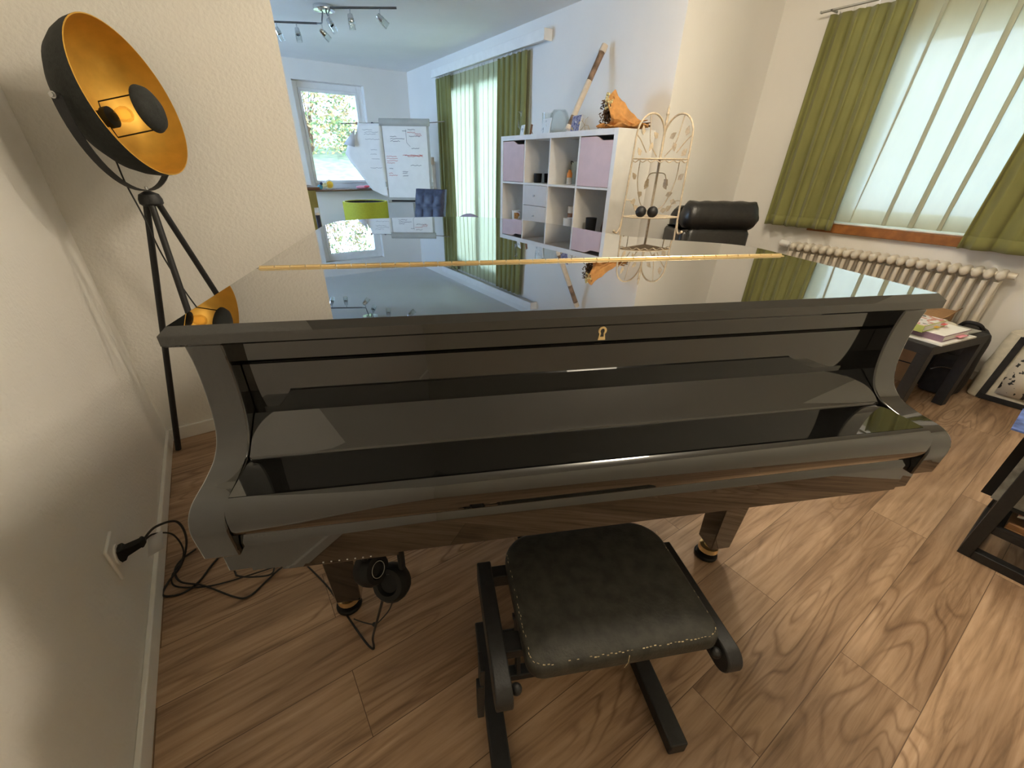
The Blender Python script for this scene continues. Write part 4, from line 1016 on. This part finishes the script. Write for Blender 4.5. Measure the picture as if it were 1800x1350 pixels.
# ceiling spot rail
sl = thing('ceiling_spotlight', 'chrome ceiling light with wavy rails and six glass spots', 'ceiling light', (1.26, 4.63, ZC))
build('canopy', B().lathe([(.001, 0), (.085, 0), (.088, -.015), (.085, -.030), (.06, -.036), (.001, -.036)], (0, 0, 0), 32, caps=False), 'chrome', sl)
cx, cy_, = 1.26, 4.63
def wl(x, y, z): return (x - cx, y - cy_, z - ZC)
rail1 = [wl(1.27, 4.62, 2.345), wl(1.265, 4.56, 2.30), wl(1.245, 4.45, 2.295), wl(1.232, 4.34, 2.30), wl(1.29, 4.285, 2.30), wl(1.48, 4.16, 2.30), wl(1.665, 4.041, 2.30)]
rail2 = [wl(1.25, 4.64, 2.345), wl(1.25, 4.70, 2.30), wl(1.265, 4.79, 2.295), wl(1.24, 4.845, 2.30), wl(1.10, 4.915, 2.30), wl(.93, 5.005, 2.30), wl(.76, 5.10, 2.30)]
build('rail', B().tube(spline(rail1[:4], 6), .006, 8).tube([rail1[3], rail1[6]], .008, 8), 'rod', sl)
build('rail', B().tube(spline(rail2[:4], 6), .006, 8).tube([rail2[3], rail2[6]], .008, 8), 'rod', sl)
def spot(p, d):
    p = Vector(p); d = Vector(d).normalized(); k = p + Vector((0, 0, -.062))
    x = d.orthogonal().normalized(); m = frame(k, x, d.cross(x), d)
    o = build('spot_head', B().tube([p, k], .0045, 8).lathe([(.001, -.03), (.018, -.026), (.022, -.01), (.022, .022), (.018, .024)], (0, 0, 0), 18, m, caps=False), 'chrome', sl)
    build('glass_shade', B().lathe([(.024, .0), (.027, .04), (.026, .07), (.023, .07), (.023, .02)], (0, 0, 0), 18, m, caps=False), 'glassware', o)
def lerp(a, c, s): return tuple(Vector(a) * (1 - s) + Vector(c) * s)
spot(lerp(rail1[3], rail1[6], .29), (.1, .1, -1)); spot(lerp(rail1[3], rail1[6], .74), (.7, -.2, -.6)); spot(rail1[2], (.3, -.3, -.7))
spot(lerp(rail2[3], rail2[6], .33), (0, -.2, -1)); spot(lerp(rail2[3], rail2[6], .64), (.4, 0, -1)); spot(rail2[2], (.8, .1, -.7))

# ------------------------------------------------------------------ black table, books, bags, box
tA = math.atan2(.28 - .39, 3.43 - 2.91)
tb_ = thing('black_side_table', 'low square black side table under the stacked books', 'table', (2.91, .39, 0), tA)
build('tabletop', B().box(0, .54, 0, .54, .40, .45), 'blackm', tb_, bevel=.002)
for x in (0.002, .488):
    for y in (.002, .488): build('leg', B().box(x, x + .05, y, y + .05, 0, .3995), 'blackm', tb_, bevel=.002)
def TB(x, y): return (2.91 + x * math.cos(tA) - y * math.sin(tA), .39 + x * math.sin(tA) + y * math.cos(tA))
def book(name, label, x, y, z, w, d, h, rz, cover, top, cat='book', group='books on the black table'):
    px, py = TB(x, y); o = thing(name, label, cat, (px, py, z), tA + rz, group)
    build('pages', B().box(.004, w - .004, .004, d - .004, .003, h - .003), 'paper', o)
    build('cover', B().box(0, w, 0, d, 0, .003).box(0, w, 0, d, h - .003, h).box(0, .004, 0, d, .003, h - .003), cover, o)
    build('cover_print', B().box(.003, w - .003, .003, d - .003, h, h + .0006), top, o)
    return o
z0 = .4505
book('flat_folder', 'thin pale folder lowest on the black table', .05, -.008, z0, .335, .36, .008, .02, 'paper', 'paper', 'folder')
o = book('thick_binder', 'thick white-topped book with purple edge on pale folder', .09, .015, z0 + .009, .27, .22, .032, .03, 'purple', 'paper')
build('sticky_tab', B().box(.13, .21, -.018, .01, .012, .014), 'pinkp', o)
o = book('open_magazine', 'illustrated white magazine topmost on the book stack', .04, .09, z0 + .0425, .24, .20, .035, .06, 'greenp', 'magprint')
build('sticky_tab', B().box(.12, .15, -.012, .01, .012, .014), 'yellow', o); build('sticky_tab', B().box(.19, .23, -.012, .02, .016, .018), 'red', o)
px, py = TB(.395, .12)
o = thing('grey_mat', 'dark grey round-ended mouse pad with white disc beside books', 'pad', (px, py, z0), tA)
build('pad', B().box(0, .14, -.08, .14, 0, .006), 'greymag', o, bevel=.002); build('disc', B().lathe([(.001, .0065), (.052, .0065), (.055, .012), (.05, .016), (.001, .017)], (.075, .06, 0), 24), 'canvas', o)
cbx = thing('cardboard_box', 'brown cardboard box on floor behind the black table', 'box', (3.735, .635, 0), .0)
build('carton', B().box(-.15, .17, -.12, .42, 0, .44), 'card', cbx, bevel=.003)
build('flap', B().add([(-.15, -.12, .44), (.17, -.12, .44), (.17, -.14, .465), (-.15, -.14, .465)], [(0, 1, 2, 3)]), 'card', cbx, solid=.004)
build('flap', B().add([(-.15, .42, .44), (.17, .42, .44), (.18, .54, .47), (-.14, .54, .47)], [(0, 1, 2, 3)]), 'card', cbx, solid=.004)
tp = build('tape_band', B().box(-.1515, -.15, -.12, .42, .26, .275), 'black', cbx)
build('tape_band', B().box(-.1515, -.15, -.12, .42, .13, .137), 'black', cbx)
pn = thing('fabric_heap', 'small heap of black and orange cloth inside cardboard box', 'cloth', (3.735, .80, .4405))
build('cloth', B().grid(lambda u, v: (-.10 + .2 * u, -.14 + .28 * v, .004 + .03 * abs(math.sin(5 * u + 2 * v) * math.sin(7 * v + u))), 20, 24), 'black', pn, solid=.004)
build('scarf', B().tube(spline([(-.11, -.1, .03), (-.06, -.02, .045), (-.09, .06, .04), (-.02, .12, .05)], 6), .014, 8), 'orange', pn)
# backpack
bp = thing('black_backpack', 'black backpack on floor between table and tote bag', 'backpack', (3.73, .385, 0), .10)
def sack(w, d, h, k=24, lean=0, seed=0, top=.6, flat=.75):
    rnd = random.Random(seed); ph = rnd.random() * 6; rings = []
    for i in range(13):
        s = i / 12; e = math.sqrt(max(0.0, 1 - ((s - .25) / .75) ** 4)) if s > .25 else (.88 + .12 * math.sin(PI / 2 * s / .25))
        e = top + (1 - top) * e
        rings.append([(w * e * math.copysign(abs(math.cos(a)) ** flat, math.cos(a)) * (1 + .03 * math.sin(3 * a + 5 * s + ph)) + lean * s, d * e * math.copysign(abs(math.sin(a)) ** flat, math.sin(a)) * (1 + .04 * math.sin(4 * a + 7 * s + ph)), h * s + .006 * math.sin(2 * a + ph) * (s > .9)) for a in [2 * PI * j / k for j in range(k)]])
    return B().loft(rings)
build('body', sack(.14, .105, .40, seed=1, top=.6), 'blackcloth', bp, angle=70)
build('front_pocket', sack(.05, .085, .24, seed=2, top=.7), 'blackcloth', bp, angle=70).location = (-.14, 0, .01)
build('strap', B().tube(spline([(-.02, -.05, .385), (-.05, -.02, .43), (-.04, .04, .43), (.0, .07, .37)], 6), .011, 8), 'blackcloth', bp)
build('zipper', B().tube(spline([(-.188, -.07, .15), (-.190, -.03, .18), (-.190, .03, .18), (-.188, .07, .15)], 6), .003, 6), 'steel', bp)
# tote bag
tt = thing('canvas_tote', 'cream tote bag with black straps and printed writing', 'tote bag', (3.83, .03, 0), .04)
def totef(w, d, h):
    rings = []
    for s, e in ((0, .95), (.03, 1), (.5, .97), (.85, .90), (1, .86)):
        rings.append([(d * e * math.copysign(abs(math.cos(a)) ** .35, math.cos(a)) + .10 * s, w * e * math.copysign(abs(math.sin(a)) ** .35, math.sin(a)) + .008 * math.sin(6 * a + 4 * s), h * s) for a in [2 * PI * j / 40 for j in range(40)]])
    return B().loft(rings)
build('body', totef(.24, .10, .385), 'canvas', tt, angle=60)
for y in (.15, -.07):
    P = [(-.103 + .10 * s - .002, y + .02 * (1 - s), .385 * s) for s in (.02, .3, .6, .9, 1.0)]
    sb2 = B().loft([[(x - .004, yy - .016, zz), (x - .004, yy + .016, zz), (x, yy + .016, zz), (x, yy - .016, zz)] for x, yy, zz in P])
    build('strap', sb2, 'blackcloth', tt)
build('handle', B().tube(spline([(-.01, .15, .385), (-.045, .13, .36), (-.085, .07, .30), (-.088, -.0, .29), (-.05, -.06, .35), (-.01, -.07, .385)], 8), .010, 8), 'blackcloth', tt)
build('bottom_band', B().box(-.107, -.10, -.09, .17, .004, .034), 'blackcloth', tt)
build('printed_writing', B().add([(-.096, .125, .06), (-.096, -.045, .06), (-.047, -.04, .28), (-.047, .125, .28)], [(0, 1, 2, 3)]), 'toteprint', tt, solid=.0006).location = (-.0075, 0, 0)

# ------------------------------------------------------------------ magazine rack
rk = thing('black_rack', 'low black metal magazine rack at the right picture edge', 'rack', (2.005, -.079, 0), 0)
pb = B()
def bar(x0, x1, y0, y1, z0, z1): return B().box(x0, x1, y0, y1, z0, z1)
for x in (0, .36):
    for y in (-.035, -.60): build('post', bar(x, x + .035, y, y + .035, 0, .45), 'blackm', rk, bevel=.002)
for x in (0, .36):
    build('side_bar', bar(x, x + .035, -.565, -.035, 0, .035), 'blackm', rk, bevel=.002)
    build('side_bar', bar(x + .004, x + .03, -.565, -.035, .125, .15), 'blackm', rk, bevel=.002)
for y in (-.035, -.60):
    build('end_bar', bar(.035, .36, y, y + .035, 0, .035), 'blackm', rk, bevel=.002)
    build('end_bar', bar(.035, .36, y + .005, y + .03, .20, .22), 'blackm', rk, bevel=.002)
build('shelf', bar(.004, .39, -.565, -.002, .1505, .158), 'blackm', rk)
build('shelf', bar(.036, .358, -.565, -.002, .2205, .230), 'blackm', rk)
def RK(x, y, z): return (2.005 + x, -.079 + y, z)
pl = thing('wooden_tray', 'flat brown wooden tray on the lower rack shelf', 'tray', RK(.02, -.55, .1585)); build('base', B().box(0, .33, 0, .50, 0, .006), 'brownwood', pl, bevel=.002)
build('side', B().box(0, .012, 0, .50, .0062, .026), 'brownwood', pl, bevel=.002); build('side', B().box(.318, .33, 0, .50, .0062, .026), 'brownwood', pl, bevel=.002)
def mag(name, label, x, y, z, w, d, h, rz, cover, cat='magazine'):
    o = thing(name, label, cat, RK(x, y, z), rz, 'books and magazines in the rack')
    k = min(.0015, w * .2, h * .2)
    if h < w:
        build('pages', B().box(.003, w - .003, .003, d - .003, k, h - k), 'paper', o); build('cover', B().box(0, w, 0, d, 0, k).box(0, w, 0, d, h - k, h).box(0, .003, 0, d, k, h - k), cover, o)
    else:
        build('pages', B().box(k, w - k, .003, d - .003, .003, h - .003), 'paper', o); build('cover', B().box(0, k, 0, d, 0, h).box(w - k, w, 0, d, 0, h).box(k, w - k, 0, .003, 0, h), cover, o)
    return o
mag('red_book', 'dark red book lying in wooden tray of the rack', .045, -.50, .1648, .22, .40, .030, .0, 'redbook', 'book')
mag('striped_magazine', 'pale worn magazine lying on dark red book', .06, -.48, .1952, .20, .42, .012, .0, 'magprint')
mag('grey_magazine', 'glossy grey magazine standing upright behind the rack post', .046, -.50, .2305, .008, .518, .215, .0, 'greymag')
mag('black_folder', 'black folder upright just behind the grey magazine', .060, -.52, .2305, .012, .565, .235, .0, 'black', 'folder')
mag('orange_booklet', 'thin orange booklet upright between two black folders', .080, -.40, .2305, .006, .43, .262, .0, 'orange', 'booklet')
mag('box_file', 'thick black box file upright behind orange booklet', .092, -.50, .2305, .050, .53, .245, .0, 'black', 'folder')
mag('cream_book', 'cream paperback upright behind the thick black file', .148, -.48, .2305, .026, .50, .258, .0, 'canvas', 'book')
mag('white_brochure', 'white brochure lying across the tops of upright files', .03, -.40, .4935, .24, .455, .006, -.02, 'paper', 'brochure')
mag('blue_photo_magazine', 'blue photo magazine topmost in the black rack', .02, -.28, .5000, .22, .36, .006, .03, 'bluepic')
sh = thing('cloth_ball', 'crumpled pale cloth on rack shelf beside the corner post', 'cloth', RK(.020, .012, .1585) if False else RK(.022, -.018, .1587))
build('cloth', B().ball((0, 0, .014), .014, 12, (.9, 1, 1)), 'birch', sh)

# ------------------------------------------------------------------ lights, sky, camera
wd = bpy.data.worlds.new('World'); S.world = wd; wd.use_nodes = True
bg = wd.node_tree.nodes['Background']; bg.inputs[0].default_value = (.43, .66, 1.0, 1); bg.inputs[1].default_value = 7.4
def point(name, loc, power, col, r):
    L_ = bpy.data.lights.new(name, 'POINT'); L_.energy = power; L_.color = col; L_.shadow_soft_size = r
    o = bpy.data.objects.new(name, L_); o.location = loc; C.objects.link(o); return o
point('ceiling_lamp_and_fill', (2.15, 1.15, 2.28), 16, (1.0, .87, .67), .07)
point('ceiling_lamp_and_fill', (1.33, .52, 2.27), 22, (1.0, .87, .67), .16)  # added soft fill that lifts the dark floor by the bench and left wall
sl_ = bpy.data.lights.new('ceiling_spot', 'SPOT'); sl_.energy = 4.5; sl_.color = (1.0, .86, .66); sl_.shadow_soft_size = .05; sl_.spot_size = math.radians(85); sl_.spot_blend = .7
so = bpy.data.objects.new('ceiling_spot', sl_); C.objects.link(so); so.location = (2.3, 2.07, 2.33)
so.rotation_euler = (Vector((-.3, 1.6, .9)) - Vector(so.location)).to_track_quat('-Z', 'Y').to_euler()
sn = bpy.data.lights.new('daylight', 'SUN'); sn.energy = 5; sn.color = (1.0, .97, .88); sn.angle = math.radians(100)
so = bpy.data.objects.new('daylight', sn); C.objects.link(so); so.location = (6, 9, 6); so.rotation_euler = (-Vector((.62, .64, .45))).to_track_quat('-Z', 'Y').to_euler()

cam = bpy.data.cameras.new('camera'); co = bpy.data.objects.new('camera', cam); C.objects.link(co); S.camera = co
F, CX, CY = 714.32, 876.318, 694.249
cam.sensor_width = 36; cam.sensor_fit = 'HORIZONTAL'; cam.lens = F / 1800 * 36
cam.shift_x = (900 - CX) / 1800; cam.shift_y = (CY - 675) / 1800; cam.clip_start = .02
yaw, pit, rol = .5844, .5171, -.0118
fwd = Vector((math.sin(yaw) * math.cos(pit), math.cos(yaw) * math.cos(pit), -math.sin(pit))); rgt = Vector((math.cos(yaw), -math.sin(yaw), 0)); dwn = fwd.cross(rgt)
r2 = rgt * math.cos(rol) + dwn * math.sin(rol); d2 = -rgt * math.sin(rol) + dwn * math.cos(rol)
co.matrix_world = frame((0, 0, 1.24), r2, -d2, -fwd)

S.render.engine = 'CYCLES'
S.view_settings.view_transform = 'Standard'; S.view_settings.look = 'None'; S.view_settings.gamma = 1; S.view_settings.exposure = 1.25
S.cycles.use_denoising = True
S.cycles.max_bounces = 10; S.cycles.diffuse_bounces = 6; S.cycles.glossy_bounces = 5; S.cycles.transparent_max_bounces = 16
S.cycles.sample_clamp_indirect = 8; S.cycles.caustics_reflective = False; S.cycles.caustics_refractive = False
